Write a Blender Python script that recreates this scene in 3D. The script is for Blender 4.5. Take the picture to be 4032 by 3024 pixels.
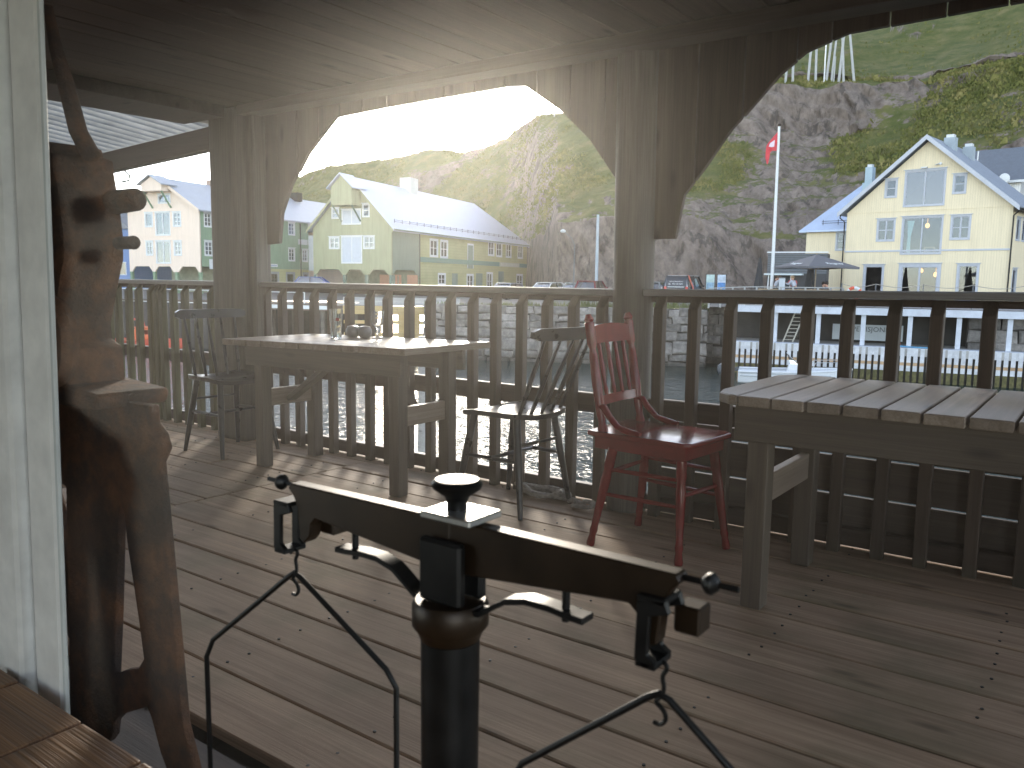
import bpy, bmesh, math, random
import numpy as np
from mathutils import Vector, Matrix
random.seed(7); np.random.seed(7)
for o in list(bpy.data.objects): bpy.data.objects.remove(o)
SC = bpy.context.scene
COL = SC.collection
PI = math.pi
# ---------------------------------------------------------------- camera, light, exposure
YAW, PITCH, ROLL, FPX = -.6267, -.1245, .0139, 3240.0
CAMP = Vector((0, 0, 1.15))
f_ = Vector((math.sin(YAW)*math.cos(PITCH), math.cos(YAW)*math.cos(PITCH), math.sin(PITCH)))
r0_ = Vector((math.cos(YAW), -math.sin(YAW), 0)); u0_ = r0_.cross(f_)
r_ = r0_*math.cos(ROLL)+u0_*math.sin(ROLL); u_ = u0_*math.cos(ROLL)-r0_*math.sin(ROLL)
cd = bpy.data.cameras.new('camera'); cam = bpy.data.objects.new('camera', cd); COL.objects.link(cam)
M = Matrix.Identity(4)
for i in range(3):
    M[i][0], M[i][1], M[i][2], M[i][3] = r_[i], u_[i], -f_[i], CAMP[i]
cam.matrix_world = M
cd.sensor_fit = 'HORIZONTAL'; cd.sensor_width = 36; cd.lens = 36*FPX/4032
cd.clip_start = .02; cd.clip_end = 3000
cd.dof.use_dof = True; cd.dof.focus_distance = 6.0; cd.dof.aperture_fstop = 11
SC.camera = cam
SUN_AZ, SUN_EL = math.radians(-39.5), math.radians(12.0)     # azimuth from +Y towards +X
W = bpy.data.worlds.new('World'); SC.world = W; W.use_nodes = True
wn = W.node_tree.nodes; wl = W.node_tree.links
bg = wn['Background']; sky = wn.new('ShaderNodeTexSky'); sky.sky_type = 'NISHITA'; sky.sun_disc = False
sky.sun_elevation = SUN_EL; sky.sun_rotation = SUN_AZ; sky.dust_density = 0.25; sky.air_density = 0.6; sky.ozone_density = 0.2
hs = wn.new('ShaderNodeHueSaturation'); hs.inputs['Saturation'].default_value = .6; wl.new(sky.outputs[0], hs.inputs['Color']); wl.new(hs.outputs[0], bg.inputs[0]); bg.inputs[1].default_value = .15
sd = bpy.data.lights.new('sun', 'SUN'); sd.energy = .8; sd.angle = math.radians(10.0); sd.color = (1, .90, .75)
sun = bpy.data.objects.new('sun', sd); COL.objects.link(sun)
sdir = Vector((math.sin(SUN_AZ)*math.cos(SUN_EL), math.cos(SUN_AZ)*math.cos(SUN_EL), math.sin(SUN_EL)))
sun.rotation_euler = sdir.to_track_quat('Z', 'Y').to_euler(); sun.location = (0, 0, 60)
SC.view_settings.view_transform = 'Standard'; SC.view_settings.look = 'None'
SC.view_settings.exposure = 2.4; SC.view_settings.gamma = 1.0
try: SC.view_settings.use_curve_mapping = False
except Exception: pass
SC.cycles.max_bounces = 10; SC.cycles.diffuse_bounces = 5; SC.cycles.transparent_max_bounces = 16
# ---------------------------------------------------------------- helpers
def tag(o, label=None, cat=None, group=None, kind=None):
    if label: o['label'] = label
    if cat: o['category'] = cat
    if group: o['group'] = group
    if kind: o['kind'] = kind
    return o
def thing(name, label, cat, loc=(0, 0, 0), rz=0, group=None, kind=None):
    o = bpy.data.objects.new(name, None); o.empty_display_size = .2; COL.objects.link(o)
    o.location = loc; o.rotation_euler = (0, 0, rz)
    return tag(o, label, cat, group, kind)
def V(*a): return Vector(a)
class MB:
    """collects shapes, then links them as ONE mesh object"""
    def __init__(s): s.v = []; s.f = []
    def add(s, vs, fs):
        n = len(s.v); s.v += [tuple(v) for v in vs]; s.f += [tuple(i+n for i in f) for f in fs]; return s
    def hexa(s, p):          # 8 corners: bottom 4 (ccw) then top 4
        return s.add(p, [(3,2,1,0),(4,5,6,7),(0,1,5,4),(1,2,6,5),(2,3,7,6),(3,0,4,7)])
    def box(s, x0, x1, y0, y1, z0, z1):
        return s.hexa([(x0,y0,z0),(x1,y0,z0),(x1,y1,z0),(x0,y1,z0),(x0,y0,z1),(x1,y0,z1),(x1,y1,z1),(x0,y1,z1)])
    def bar(s, a, b, w, h, up=(0,0,1)):     # rectangular bar from a to b, w across, h along 'up'
        a = Vector(a); b = Vector(b); d = (b-a).normalized(); up = Vector(up)
        x = d.cross(up)
        if x.length < 1e-4: x = d.cross(Vector((0,1,0)))
        x.normalize(); y = x.cross(d).normalized()
        q = [(-w/2,-h/2),(w/2,-h/2),(w/2,h/2),(-w/2,h/2)]
        return s.hexa([a+x*i+y*j for i,j in q]+[b+x*i+y*j for i,j in q])
    def tube(s, pts, rad, seg=8, caps=True, flat=1.0):
        pts = [Vector(p) for p in pts]; n = len(pts)
        if not hasattr(rad, '__len__'): rad = [rad]*n
        vs = []; fs = []; px = None
        for i, p in enumerate(pts):
            d = (pts[min(i+1,n-1)]-pts[max(i-1,0)]).normalized()
            if px is None:
                px = d.cross(Vector((0,0,1)))
                if px.length < 1e-3: px = d.cross(Vector((0,1,0)))
            px = (px - d*px.dot(d)).normalized(); py = d.cross(px)
            for k in range(seg):
                a = 2*PI*k/seg; vs.append(p+px*(math.cos(a)*rad[i])+py*(math.sin(a)*rad[i]*flat))
        for i in range(n-1):
            for k in range(seg):
                k2 = (k+1)%seg; fs.append((i*seg+k, i*seg+k2, (i+1)*seg+k2, (i+1)*seg+k))
        if caps: fs += [tuple(range(seg-1,-1,-1)), tuple((n-1)*seg+k for k in range(seg))]
        return s.add(vs, fs)
    def lathe(s, prof, o=(0,0,0), seg=16, ax='z'):
        vs = []; fs = []; n = len(prof)
        for r, z in prof:
            for k in range(seg):
                a = 2*PI*k/seg; x, y = r*math.cos(a), r*math.sin(a)
                p = (x,y,z) if ax=='z' else ((x,z,y) if ax=='y' else (z,x,y))
                vs.append((p[0]+o[0], p[1]+o[1], p[2]+o[2]))
        for i in range(n-1):
            for k in range(seg):
                k2 = (k+1)%seg; fs.append((i*seg+k, i*seg+k2, (i+1)*seg+k2, (i+1)*seg+k))
        fs += [tuple(range(seg-1,-1,-1)), tuple((n-1)*seg+k for k in range(seg))]
        return s.add(vs, fs)
    def prism(s, poly, y0, y1, ax='y'):     # polygon in the plane across 'ax', extruded y0..y1
        n = len(poly); m = {'y':lambda a,b,t:(a,t,b),'x':lambda a,b,t:(t,a,b),'z':lambda a,b,t:(a,b,t)}[ax]
        vs = [m(a,b,y0) for a,b in poly]+[m(a,b,y1) for a,b in poly]
        fs = [tuple(range(n-1,-1,-1)), tuple(range(n,2*n))]+[(i,(i+1)%n,n+(i+1)%n,n+i) for i in range(n)]
        return s.add(vs, fs)
    def ball(s, c, r, seg=12, rings=8, sc=(1,1,1)):
        prof = [(max(1e-4, r*math.sin(PI*i/rings)), -r*math.cos(PI*i/rings)) for i in range(rings+1)]
        n = len(s.v); s.lathe(prof, (0,0,0), seg)
        s.v[n:] = [(c[0]+x*sc[0], c[1]+y*sc[1], c[2]+z*sc[2]) for x,y,z in s.v[n:]]
        return s
    def xf(s, M):
        s.v = [tuple(M @ Vector(v)) for v in s.v]; return s
    def build(s, name, mat, parent=None, smooth=False, bevel=0, bseg=1, origin=None, angle=None):
        me = bpy.data.meshes.new(name); vs = s.v
        if origin is not None: vs = [(x-origin[0], y-origin[1], z-origin[2]) for x,y,z in vs]
        me.from_pydata(vs, [], s.f)
        bm = bmesh.new(); bm.from_mesh(me); bmesh.ops.recalc_face_normals(bm, faces=bm.faces)
        if bevel:
            ed = [e for e in bm.edges if len(e.link_faces)==2 and e.calc_face_angle(0) > .6]
            bmesh.ops.bevel(bm, geom=ed, offset=bevel, segments=bseg, affect='EDGES', profile=.6, clamp_overlap=True)
        bm.to_mesh(me); bm.free()
        if smooth:
            me.polygons.foreach_set('use_smooth', [True]*len(me.polygons))
            try: me.set_sharp_from_angle(angle=angle or math.radians(40))
            except Exception: pass
        o = bpy.data.objects.new(name, me); COL.objects.link(o)
        if mat: me.materials.append(mat)
        if origin is not None: o.location = origin
        if parent: o.parent = parent
        return o
def copy_tree(o, parent=None):
    c = o.copy(); COL.objects.link(c); c.parent = parent
    for ch in list(o.children): copy_tree(ch, c)
    return c
def dup(o, loc=None, rz=None, parent='same', label=None):
    c = o.copy(); COL.objects.link(c)
    c.parent = o.parent if parent == 'same' else parent
    if loc is not None: c.location = loc
    if rz is not None: c.rotation_euler = (0,0,rz)
    return c
def plate(name, outline, holes, thick, mat, parent, xf=None):
    """flat facade in local xz with real openings, 'thick' deep along +y"""
    cu = bpy.data.curves.new('c', 'CURVE'); cu.dimensions = '2D'; cu.fill_mode = 'BOTH'; cu.extrude = thick/2
    for poly in [outline]+holes:
        sp = cu.splines.new('POLY'); sp.points.add(len(poly)-1)
        for i, (a, b) in enumerate(poly): sp.points[i].co = (a, b, 0, 1)
        sp.use_cyclic_u = True
    t = bpy.data.objects.new('t', cu); COL.objects.link(t)
    me = bpy.data.meshes.new_from_object(t); bpy.data.objects.remove(t); bpy.data.curves.remove(cu)
    X = Matrix(((1,0,0,0),(0,0,-1,thick/2),(0,1,0,0),(0,0,0,1)))
    if xf is not None: X = xf @ X
    me.transform(X); me.name = name
    bm = bmesh.new(); bm.from_mesh(me); bmesh.ops.remove_doubles(bm, verts=bm.verts, dist=1e-4); bmesh.ops.recalc_face_normals(bm, faces=bm.faces); bm.to_mesh(me); bm.free()
    o = bpy.data.objects.new(name, me); COL.objects.link(o); me.materials.clear(); me.materials.append(mat); o.parent = parent
    return o
def text_obj(name, body, size, mat, parent, M, extrude=.004, align='CENTER'):
    cu = bpy.data.curves.new('t', 'FONT'); cu.body = body; cu.size = size; cu.extrude = extrude; cu.align_x = align; cu.resolution_u = 2
    t = bpy.data.objects.new('t', cu); COL.objects.link(t)
    me = bpy.data.meshes.new_from_object(t); bpy.data.objects.remove(t); bpy.data.curves.remove(cu)
    me.transform(M); me.name = name; me.materials.clear(); me.materials.append(mat)
    o = bpy.data.objects.new(name, me); COL.objects.link(o); o.parent = parent
    return o
# ---------------------------------------------------------------- materials
def newmat(name):
    m = bpy.data.materials.new(name); m.use_nodes = True; nt = m.node_tree
    return m, nt, nt.nodes['Principled BSDF']
def ramp(nt, fac, stops):
    r = nt.nodes.new('ShaderNodeValToRGB'); e = r.color_ramp.elements
    e[0].position, e[0].color = stops[0][0], (*stops[0][1], 1); e[1].position, e[1].color = stops[-1][0], (*stops[-1][1], 1)
    for p, c in stops[1:-1]:
        x = e.new(p); x.color = (*c, 1)
    nt.links.new(fac, r.inputs[0]); return r.outputs[0]
def noise(nt, vec, scale, detail=4, rough=.55):
    n = nt.nodes.new('ShaderNodeTexNoise'); n.inputs['Scale'].default_value = scale; n.inputs['Detail'].default_value = detail
    n.inputs['Roughness'].default_value = rough
    if vec: nt.links.new(vec, n.inputs['Vector'])
    return n.outputs['Fac']
def coords(nt, scale=(1,1,1), rand=True, kind='Object'):
    tc = nt.nodes.new('ShaderNodeTexCoord'); mp = nt.nodes.new('ShaderNodeMapping'); mp.inputs['Scale'].default_value = scale
    nt.links.new(tc.outputs[kind], mp.inputs['Vector'])
    if rand:
        oi = nt.nodes.new('ShaderNodeObjectInfo'); m = nt.nodes.new('ShaderNodeMath'); m.operation = 'MULTIPLY'; m.inputs[1].default_value = 53.7
        nt.links.new(oi.outputs['Random'], m.inputs[0]); nt.links.new(m.outputs[0], mp.inputs['Location'])
        return mp.outputs[0], oi.outputs['Random']
    return mp.outputs[0], None
def mix(nt, fac, a, b, mode='MIX'):
    m = nt.nodes.new('ShaderNodeMix'); m.data_type = 'RGBA'; m.blend_type = mode
    for sock, val in ((m.inputs['Factor'], fac), (m.inputs['A'] if False else m.inputs[6], a), (m.inputs[7], b)):
        if isinstance(val, (int, float)): sock.default_value = val
        elif isinstance(val, tuple): sock.default_value = (*val, 1)
        else: nt.links.new(val, sock)
    return m.outputs[2]
def math_(nt, op, a, b=None):
    m = nt.nodes.new('ShaderNodeMath'); m.operation = op
    for i, v in enumerate((a, b)):
        if v is None: continue
        if isinstance(v, (int, float)): m.inputs[i].default_value = v
        else: nt.links.new(v, m.inputs[i])
    return m.outputs[0]
def bump(nt, b, h, strength=.3, dist=.01):
    n = nt.nodes.new('ShaderNodeBump'); n.inputs['Strength'].default_value = strength; n.inputs['Distance'].default_value = dist
    nt.links.new(h, n.inputs['Height']); nt.links.new(n.outputs[0], b.inputs['Normal'])
def flat(name, col, rough=.5, var=.12, scale=8, metal=0, bumps=0, spec=.5):
    m, nt, b = newmat(name); v, r = coords(nt)
    n = noise(nt, v, scale, 5)
    lo = tuple(c*(1-var) for c in col); hi = tuple(min(1, c*(1+var)) for c in col)
    nt.links.new(ramp(nt, n, [(.3, lo), (.7, hi)]), b.inputs['Base Color'])
    nt.links.new(math_(nt, 'ADD', math_(nt, 'MULTIPLY', n, .2), max(0, rough-.1)), b.inputs['Roughness'])
    b.inputs['Metallic'].default_value = metal; b.inputs['Specular IOR Level'].default_value = spec
    if bumps: bump(nt, b, n, bumps, .005)
    return m
def wood(name, dark, light, axis='X', rough=.6, grain=1.0, tone=.25, spec=.5, knots=True, bumps=.35, stain=None):
    """weathered timber: grain stretched along one local axis, each board its own tone"""
    m, nt, b = newmat(name)
    sc = {'X':(.9,22,22),'Y':(22,1.2,22),'Z':(22,22,1.2)}[axis]
    sc = tuple(s*grain for s in sc)
    v, r = coords(nt, sc); g1 = noise(nt, v, 1.0, 7, .62)
    sc2 = {'X':(.6,6,6),'Y':(6,.6,6),'Z':(6,6,.6)}[axis]
    v2, _ = coords(nt, sc2); g2 = noise(nt, v2, 1.0, 3, .5)
    fine = {'X':(3,160,160),'Y':(160,3,160),'Z':(160,160,3)}[axis]
    v3, _ = coords(nt, fine); g3 = noise(nt, v3, 1.0, 2, .6)
    h = math_(nt, 'ADD', math_(nt, 'MULTIPLY', g1, .6), math_(nt, 'MULTIPLY', g3, .4))
    mid = tuple((a+c)/2 for a, c in zip(dark, light))
    c = ramp(nt, h, [(.34, dark), (.5, mid), (.64, light)])
    c = mix(nt, math_(nt, 'MULTIPLY', g2, .55), c, dark)
    if knots:
        vk, _ = coords(nt, {'X':(2.2,7,7),'Y':(7,2.2,7),'Z':(7,7,2.2)}[axis])
        vo = nt.nodes.new('ShaderNodeTexVoronoi'); vo.inputs['Scale'].default_value = 1.0; nt.links.new(vk, vo.inputs['Vector'])
        k = nt.nodes.new('ShaderNodeMapRange'); k.inputs[1].default_value = .05; k.inputs[2].default_value = .16; k.inputs[3].default_value = .75; k.inputs[4].default_value = 0
        nt.links.new(vo.outputs['Distance'], k.inputs[0]); c = mix(nt, k.outputs[0], c, tuple(x*.45 for x in dark))
    if stain:
        vs, _ = coords(nt, (1,1,1), rand=False, kind='Object'); s = noise(nt, vs, 1.6, 5, .6)
        c = mix(nt, math_(nt, 'MULTIPLY', ramp(nt, s, [(.5,(0,0,0)),(.7,(1,1,1))]), .5), c, stain)
    hv = nt.nodes.new('ShaderNodeHueSaturation'); nt.links.new(c, hv.inputs['Color'])
    nt.links.new(math_(nt, 'ADD', math_(nt, 'MULTIPLY', r, tone*2), 1-tone), hv.inputs['Value'])
    nt.links.new(hv.outputs[0], b.inputs['Base Color'])
    nt.links.new(math_(nt, 'ADD', math_(nt, 'MULTIPLY', h, .35), rough-.18), b.inputs['Roughness'])
    b.inputs['Specular IOR Level'].default_value = spec
    if bumps: bump(nt, b, h, bumps, .006)
    return m
def cladding(name, col, period, axis='x', var=.1, rough=.7, streak=True, gap=.55):
    """painted boards far off: only relief lines and weather streaks on the wall"""
    m, nt, b = newmat(name); tc = nt.nodes.new('ShaderNodeTexCoord'); sp = nt.nodes.new('ShaderNodeSeparateXYZ')
    nt.links.new(tc.outputs['Object'], sp.inputs[0])
    a = sp.outputs[{'x':0,'y':1,'z':2}[axis]]
    t = math_(nt, 'FRACT', math_(nt, 'DIVIDE', a, period))
    line = math_(nt, 'LESS_THAN', t, .14)
    v, _ = coords(nt, (.35,.35,.35) if not streak else (2.2,2.2,.25), rand=False)
    n = noise(nt, v, 1.6, 5, .6)
    c = ramp(nt, n, [(.3, tuple(x*(1-var*1.6) for x in col)), (.55, col), (.75, tuple(min(1, x*(1+var*.5)) for x in col))])
    c = mix(nt, math_(nt, 'MULTIPLY', line, gap), c, tuple(x*.45 for x in col))
    nt.links.new(c, b.inputs['Base Color']); b.inputs['Roughness'].default_value = rough
    bump(nt, b, math_(nt, 'SUBTRACT', 1, line), .5, .03)
    return m
def glassmat(name, tint=(.9,.95,.95), refl=.5, dark=None):
    """window pane: see-through with a mirror coat"""
    m, nt, b = newmat(name); out = nt.nodes['Material Output']
    g = nt.nodes.new('ShaderNodeBsdfGlossy'); g.inputs['Roughness'].default_value = .02; g.inputs['Color'].default_value = (.9,.92,.95,1)
    t = nt.nodes.new('ShaderNodeBsdfTransparent'); t.inputs['Color'].default_value = (*tint, 1)
    fr = nt.nodes.new('ShaderNodeFresnel'); fr.inputs['IOR'].default_value = 1.5
    mx = nt.nodes.new('ShaderNodeMixShader'); nt.links.new(math_(nt, 'ADD', math_(nt, 'MULTIPLY', fr.outputs[0], .9), refl), mx.inputs[0])
    nt.links.new(t.outputs[0], mx.inputs[1]); nt.links.new(g.outputs[0], mx.inputs[2]); nt.links.new(mx.outputs[0], out.inputs[0])
    return m
def emit(name, col, st):
    m, nt, b = newmat(name); b.inputs['Base Color'].default_value = (*col,1); b.inputs['Emission Color'].default_value = (*col,1); b.inputs['Emission Strength'].default_value = st
    return m
MT = {}
MT['deck'] = wood('deck_boards', (.28,.180,.112), (.64,.465,.315), 'X', .72, 1.0, .13, spec=.3, stain=(.10,.11,.05))
MT['deck_green'] = MT['deck']
MT['rail_moss'] = wood('rail_wood_mossy', (.06,.055,.022), (.17,.15,.07), 'Z', .7, 1.0, .2)
MT['rail'] = wood('rail_wood', (.062,.042,.029), (.15,.108,.078), 'Z', .6, 1.0, .2, stain=(.10,.11,.05))
MT['railx'] = wood('rail_wood_long', (.055,.035,.025), (.13,.09,.065), 'X', .6, 1.0, .2)
MT['cap'] = wood('rail_cap', (.26,.25,.24), (.46,.45,.43), 'X', .55, 1.0, .1)
MT['table'] = wood('table_wood', (.20,.152,.112), (.43,.345,.27), 'Y', .42, 1.0, .14)
MT['tablex'] = wood('table_wood_long', (.085,.065,.047), (.18,.145,.11), 'X', .55, 1.0, .14)
MT['tablez'] = wood('table_wood_leg', (.085,.065,.047), (.18,.145,.11), 'Z', .55, 1.0, .14)
MT['post'] = wood('post_wood', (.075,.062,.05), (.21,.185,.155), 'Z', .7, .8, .08, knots=False, bumps=.9)
MT['fascia'] = wood('fascia_wood', (.075,.052,.038), (.16,.115,.085), 'Z', .65, .8, .18)
MT['ceil'] = wood('ceiling_wood', (.10,.075,.058), (.20,.155,.12), 'Y', .65, .8, .12)
MT['beam'] = wood('beam_wood', (.08,.058,.042), (.17,.13,.10), 'X', .65, .8, .12)
MT['sill'] = wood('sill_wood', (.11,.052,.022), (.44,.225,.095), 'X', .45, .7, .05, bumps=1.0)
MT['white'] = flat('white_paint', (.62,.64,.64), .45, .06, 6)
MT['frame_white'] = flat('window_frame_paint', (.82,.79,.73), .4, .1, 14, bumps=.1)
MT['frame_grey'] = flat('window_groove_paint', (.12,.13,.14), .5, .2, 10)
MT['black'] = flat('black_paint', (.018,.018,.021), .38, .3, 14)
MT['chair'] = flat('chair_black_paint', (.020,.020,.026), .30, .25, 18, bumps=.1)
MT['red'] = flat('red_paint', (.20,.010,.012), .18, .14, 16, bumps=.08)
MT['iron'] = flat('iron_black', (.02,.019,.018), .42, .3, 20, metal=.6)
MT['brass'] = flat('aged_brass', (.030,.017,.008), .42, .3, 20, metal=.35)
MT['steel'] = flat('steel_bright', (.55,.54,.52), .3, .1, 12, metal=.9)
MT['pewter'] = flat('pewter', (.30,.30,.32), .32, .15, 20, metal=.8)
MT['rope'] = flat('rope_fibre', (.34,.31,.27), .85, .3, 60, bumps=.6)
def rustmat():
    m, nt, b = newmat('rust'); v, r = coords(nt, rand=False)
    n1 = noise(nt, v, 5, 8, .7); n2 = noise(nt, v, 28, 6, .7)
    c = ramp(nt, n1, [(.34,(.02,.016,.014)),(.46,(.075,.042,.027)),(.56,(.18,.078,.034)),(.7,(.30,.14,.065))])
    c = mix(nt, math_(nt,'MULTIPLY',n2,.5), c, (.04,.025,.018))
    nt.links.new(c, b.inputs['Base Color']); b.inputs['Roughness'].default_value = .8; n3 = noise(nt, v, 90, 5, .75); bump(nt, b, math_(nt,'ADD',math_(nt,'ADD',n2,math_(nt,'MULTIPLY',n3,.5)),n1), 1.0, .014)
    return m
MT['rust'] = rustmat()
def waterglass():
    m, nt, b = newmat('drinking_glass'); b.inputs['Base Color'].default_value = (.97,.98,.98,1); b.inputs['Transmission Weight'].default_value = 1
    b.inputs['Roughness'].default_value = .10; b.inputs['IOR'].default_value = 1.45
    v, r = coords(nt); nt.links.new(math_(nt,'MULTIPLY',noise(nt,v,30,3),.06), b.inputs['Roughness'])
    return m
MT['glass'] = waterglass()
def watermat():
    m, nt, b = newmat('sea_water'); v, r = coords(nt, (1,1,1), rand=False)
    b.inputs['Base Color'].default_value = (.012,.028,.027,1); b.inputs['Roughness'].default_value = .10; b.inputs['IOR'].default_value = 1.33; b.inputs['Specular IOR Level'].default_value = .13
    v2, _ = coords(nt, (.9,2.6,1), rand=False)
    mp = nt.nodes.new('ShaderNodeMapping'); mp.inputs['Rotation'].default_value = (0,0,.65); nt.links.new(v2, mp.inputs[0])
    n1 = noise(nt, mp.outputs[0], 1.6, 3, .5); n2 = noise(nt, v, 6, 3, .5)
    h = math_(nt,'ADD',n1,math_(nt,'MULTIPLY',n2,.25)); bump(nt, b, h, .85, .20)
    c = ramp(nt, n1, [(.3,(.010,.024,.022)),(.7,(.018,.036,.034))]); nt.links.new(c, b.inputs['Base Color'])
    return m
MT['water'] = watermat()
# ---------------------------------------------------------------- deck, porch and rail
RY = 3.69
deck = thing('deck', 'weathered brown plank deck of the porch', None, kind='structure'); deck.pop('label', None)
def planks(xa, xb, y0, y1, w, z, parent, mat, jl=(2.2, 4.0), seed=1):
    rnd = random.Random(seed); y = y0
    while y < y1-.02:
        ww = w*rnd.uniform(.95, 1.05); x = xa
        while x < xb-.02:
            L = rnd.uniform(*jl); xe = min(xb, x+L)
            if xb-xe < .6: xe = xb
            g = .0045; dz = rnd.uniform(-.003, .002)
            m = MB().box(x+.002, xe-.002, y+g, y+ww-g, z-.034+dz, z+dz)
            o = m.build('plank', mat, parent, bevel=.004, origin=((x+xe)/2, y+ww/2, z))
            o.rotation_euler = (rnd.uniform(-.004,.004), 0, rnd.uniform(-.0012,.0012))
            x = xe
        y += ww
planks(-8.4, -3.75, 1.17, 3.74, .163, 0, deck, MT['deck'], (3.4,5.2), seed=3)
planks(-3.75, 1.9, 1.17, 3.74, .203, 0, deck, MT['deck'], (3.2,5.6), seed=5)
for x in np.arange(-8.3, 1.9, .62):
    MB().box(x, x+.07, .93, 3.70, -.22, -.042).build('joist', MT['beam'], deck)
MB().box(-8.4, 1.9, 3.745, 3.79, -.26, -.02).build('edge_board', MT['beam'], deck)
MB().box(-8.4, 1.9, .95, 3.7, -.30, -.235).build('sub_floor', MT['beam'], deck)
MB().box(-8.4, 1.9, .92, 1.135, -.06, -.022).build('wall_board', MT['beam'], deck, bevel=.004)
nm = MB(); rnd = random.Random(77)
for x in np.arange(-8.3, 1.9, .62):
    y = 1.17
    while y < 3.7:
        for q in (.04, .12): nm.lathe([(0,-.002),(.0048,-.002),(.0048,.0012),(0,.0016)], (x+.035+rnd.uniform(-.01,.01), y+q+rnd.uniform(-.01,.01), 0), 6)
        y += .163 if x < -3.75 else .203
tag(nm.build('nail_heads', MT['iron'], deck), kind='stuff')
# posts
pole = thing('porch_pole', 'round weathered grey log pole behind the red chair', 'post', (-1.94, 3.69, 0))
prof = []
m = MB(); n = 26; seg = 28; vs = []; fs = []
for i in range(n+1):
    z = -.02+2.34*i/n
    for k in range(seg):
        a = 2*PI*k/seg; r = .1*(1+.03*math.sin(3*a+z)+.015*math.sin(9*a+2*z)+.012*math.sin(17*a-z*1.4)); vs.append((r*math.cos(a)+.004*math.sin(z*2), r*math.sin(a), z))
fs = [(i*seg+k, i*seg+(k+1)%seg, (i+1)*seg+(k+1)%seg, (i+1)*seg+k) for i in range(n) for k in range(seg)]
m.add(vs, fs); m.build('trunk', MT['post'], pole, smooth=True)
lp = thing('porch_post', 'thick hewn grey timber post behind the left table', 'post', (-5.04, 3.66, 0))
m = MB().box(-.17, .17, -.14, .14, -.02, 2.3); m.build('trunk', MT['post'], lp, bevel=.05, bseg=3, smooth=True)
MB().box(.172, .258, -.075, .03, .70, 2.3).build('cleat', MT['post'], lp, bevel=.008)
# railing
def railing(name, label, x0, x1, xs, endz0=0, endz1=0, low_boards=False, bm_='rail'):
    t = thing(name, label, 'railing', (x0, RY, 0), group='deck railing')
    def zz(x): return endz0+(endz1-endz0)*(x-x0)/max(.01, x1-x0)
    L = x1-x0
    def slab(nm, ya, yb, za, zb, mat, bev=.005):
        m = MB().hexa([(0,ya,za+endz0),(L,ya,za+endz1),(L,yb,za+endz1),(0,yb,za+endz0),(0,ya,zb+endz0),(L,ya,zb+endz1),(L,yb,zb+endz1),(0,yb,zb+endz0)])
        m.build(nm, mat, t, bevel=bev)
    slab('cap_rail', -.085, .075, 1.088, 1.121, MT['cap'])
    slab('top_rail', .003, .042, 1.056, 1.086, MT['railx'])
    slab('middle_rail', .003, .045, .478, .578, MT['railx'])
    slab('bottom_rail', .003, .05, .012, .09, MT['railx'])
    for x in xs:
        w, d = .05, .047
        z1 = 1.083+zz(x)
        p = [(0,-d,-.02),(w,-d,-.02),(w,0,-.02),(0,0,-.02),(0,-d,z1-.055),(w,-d,z1-.055),(w,0,z1),(0,0,z1)]
        o = MB().hexa(p).build('baluster', MT[bm_], t, bevel=.003); o.location = (x-x0, random.uniform(-.003,.002), 0)
        o.rotation_euler = (0, random.uniform(-.006,.006), 0)
    if low_boards:
        for za, zb in ((.004,.228),(.237,.402),(.411,.470)):
            MB().box(0, L, .053, .078, za, zb).build('lower_board', MT['beam'], t, bevel=.003)
    return t
bl = [-4.804,-4.633,-4.47,-4.307,-4.132,-3.964,-3.793,-3.628,-3.457,-3.28,-3.124,-2.959,-2.791,-2.623,-2.454,-2.288,-2.114]
br = [-1.793,-1.618,-1.443,-1.269,-1.097,-.927,-.748,-.582,-.399,-.225,-.05,.125,.3,.475,.65,.825,1.0,1.175,1.35,1.5]
b3 = [-8.05,-7.88,-7.72,-7.55,-7.38,-7.21,-7.05,-6.9,-6.768,-6.605,-6.443,-6.269,-6.181,-6.095,-5.947,-5.792,-5.622,-5.45]
railing('railing', 'deck railing between the hewn post and the round pole', -4.78, -2.04, bl[0:], 0, -.004)
railing('railing', 'deck railing right of the pole with closed lower boards', -1.84, 1.6, br, 0, .03, True)
railing('railing', 'mossy deck railing left of the hewn post', -8.2, -5.22, b3, 0, 0, bm_='rail_moss')
# arched fascia
arch1 = [(-5.3,1.374),(-4.889,1.374),(-4.676,1.387),(-4.645,1.589),(-4.543,1.769),(-4.373,1.968),(-4.102,2.172),(-3.6,2.187),(-2.75,2.197),(-2.626,2.185),(-2.403,2.037),(-2.218,1.869),(-2.051,1.653),(-2.0,1.37),(-1.94,1.362),
         (-1.727,1.363),(-1.688,1.568),(-1.589,1.689),(-1.474,1.846),(-1.382,1.937),(-1.264,2.061),(-1.15,2.141),(-.983,2.191),(-.358,2.207),(.3,2.2),(.6,2.12),(.9,1.9),(1.1,1.6),(1.15,1.36),(1.4,1.36)]
ax_ = np.array([p[0] for p in arch1]); az_ = np.array([p[1] for p in arch1])
fas = thing('arched_fascia', 'brown vertical board fascia cut into arches between the porch posts', 'fascia', (0, 3.72, 0))
x = -4.885; rnd = random.Random(4); edges = [-4.885]
while x < 1.35:
    x += .215*rnd.uniform(.93, 1.07); edges.append(x)
for want in (-1.64, -1.42, -1.19):
    i = min(range(len(edges)), key=lambda k: abs(edges[k]-want)); edges[i] = want
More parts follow.
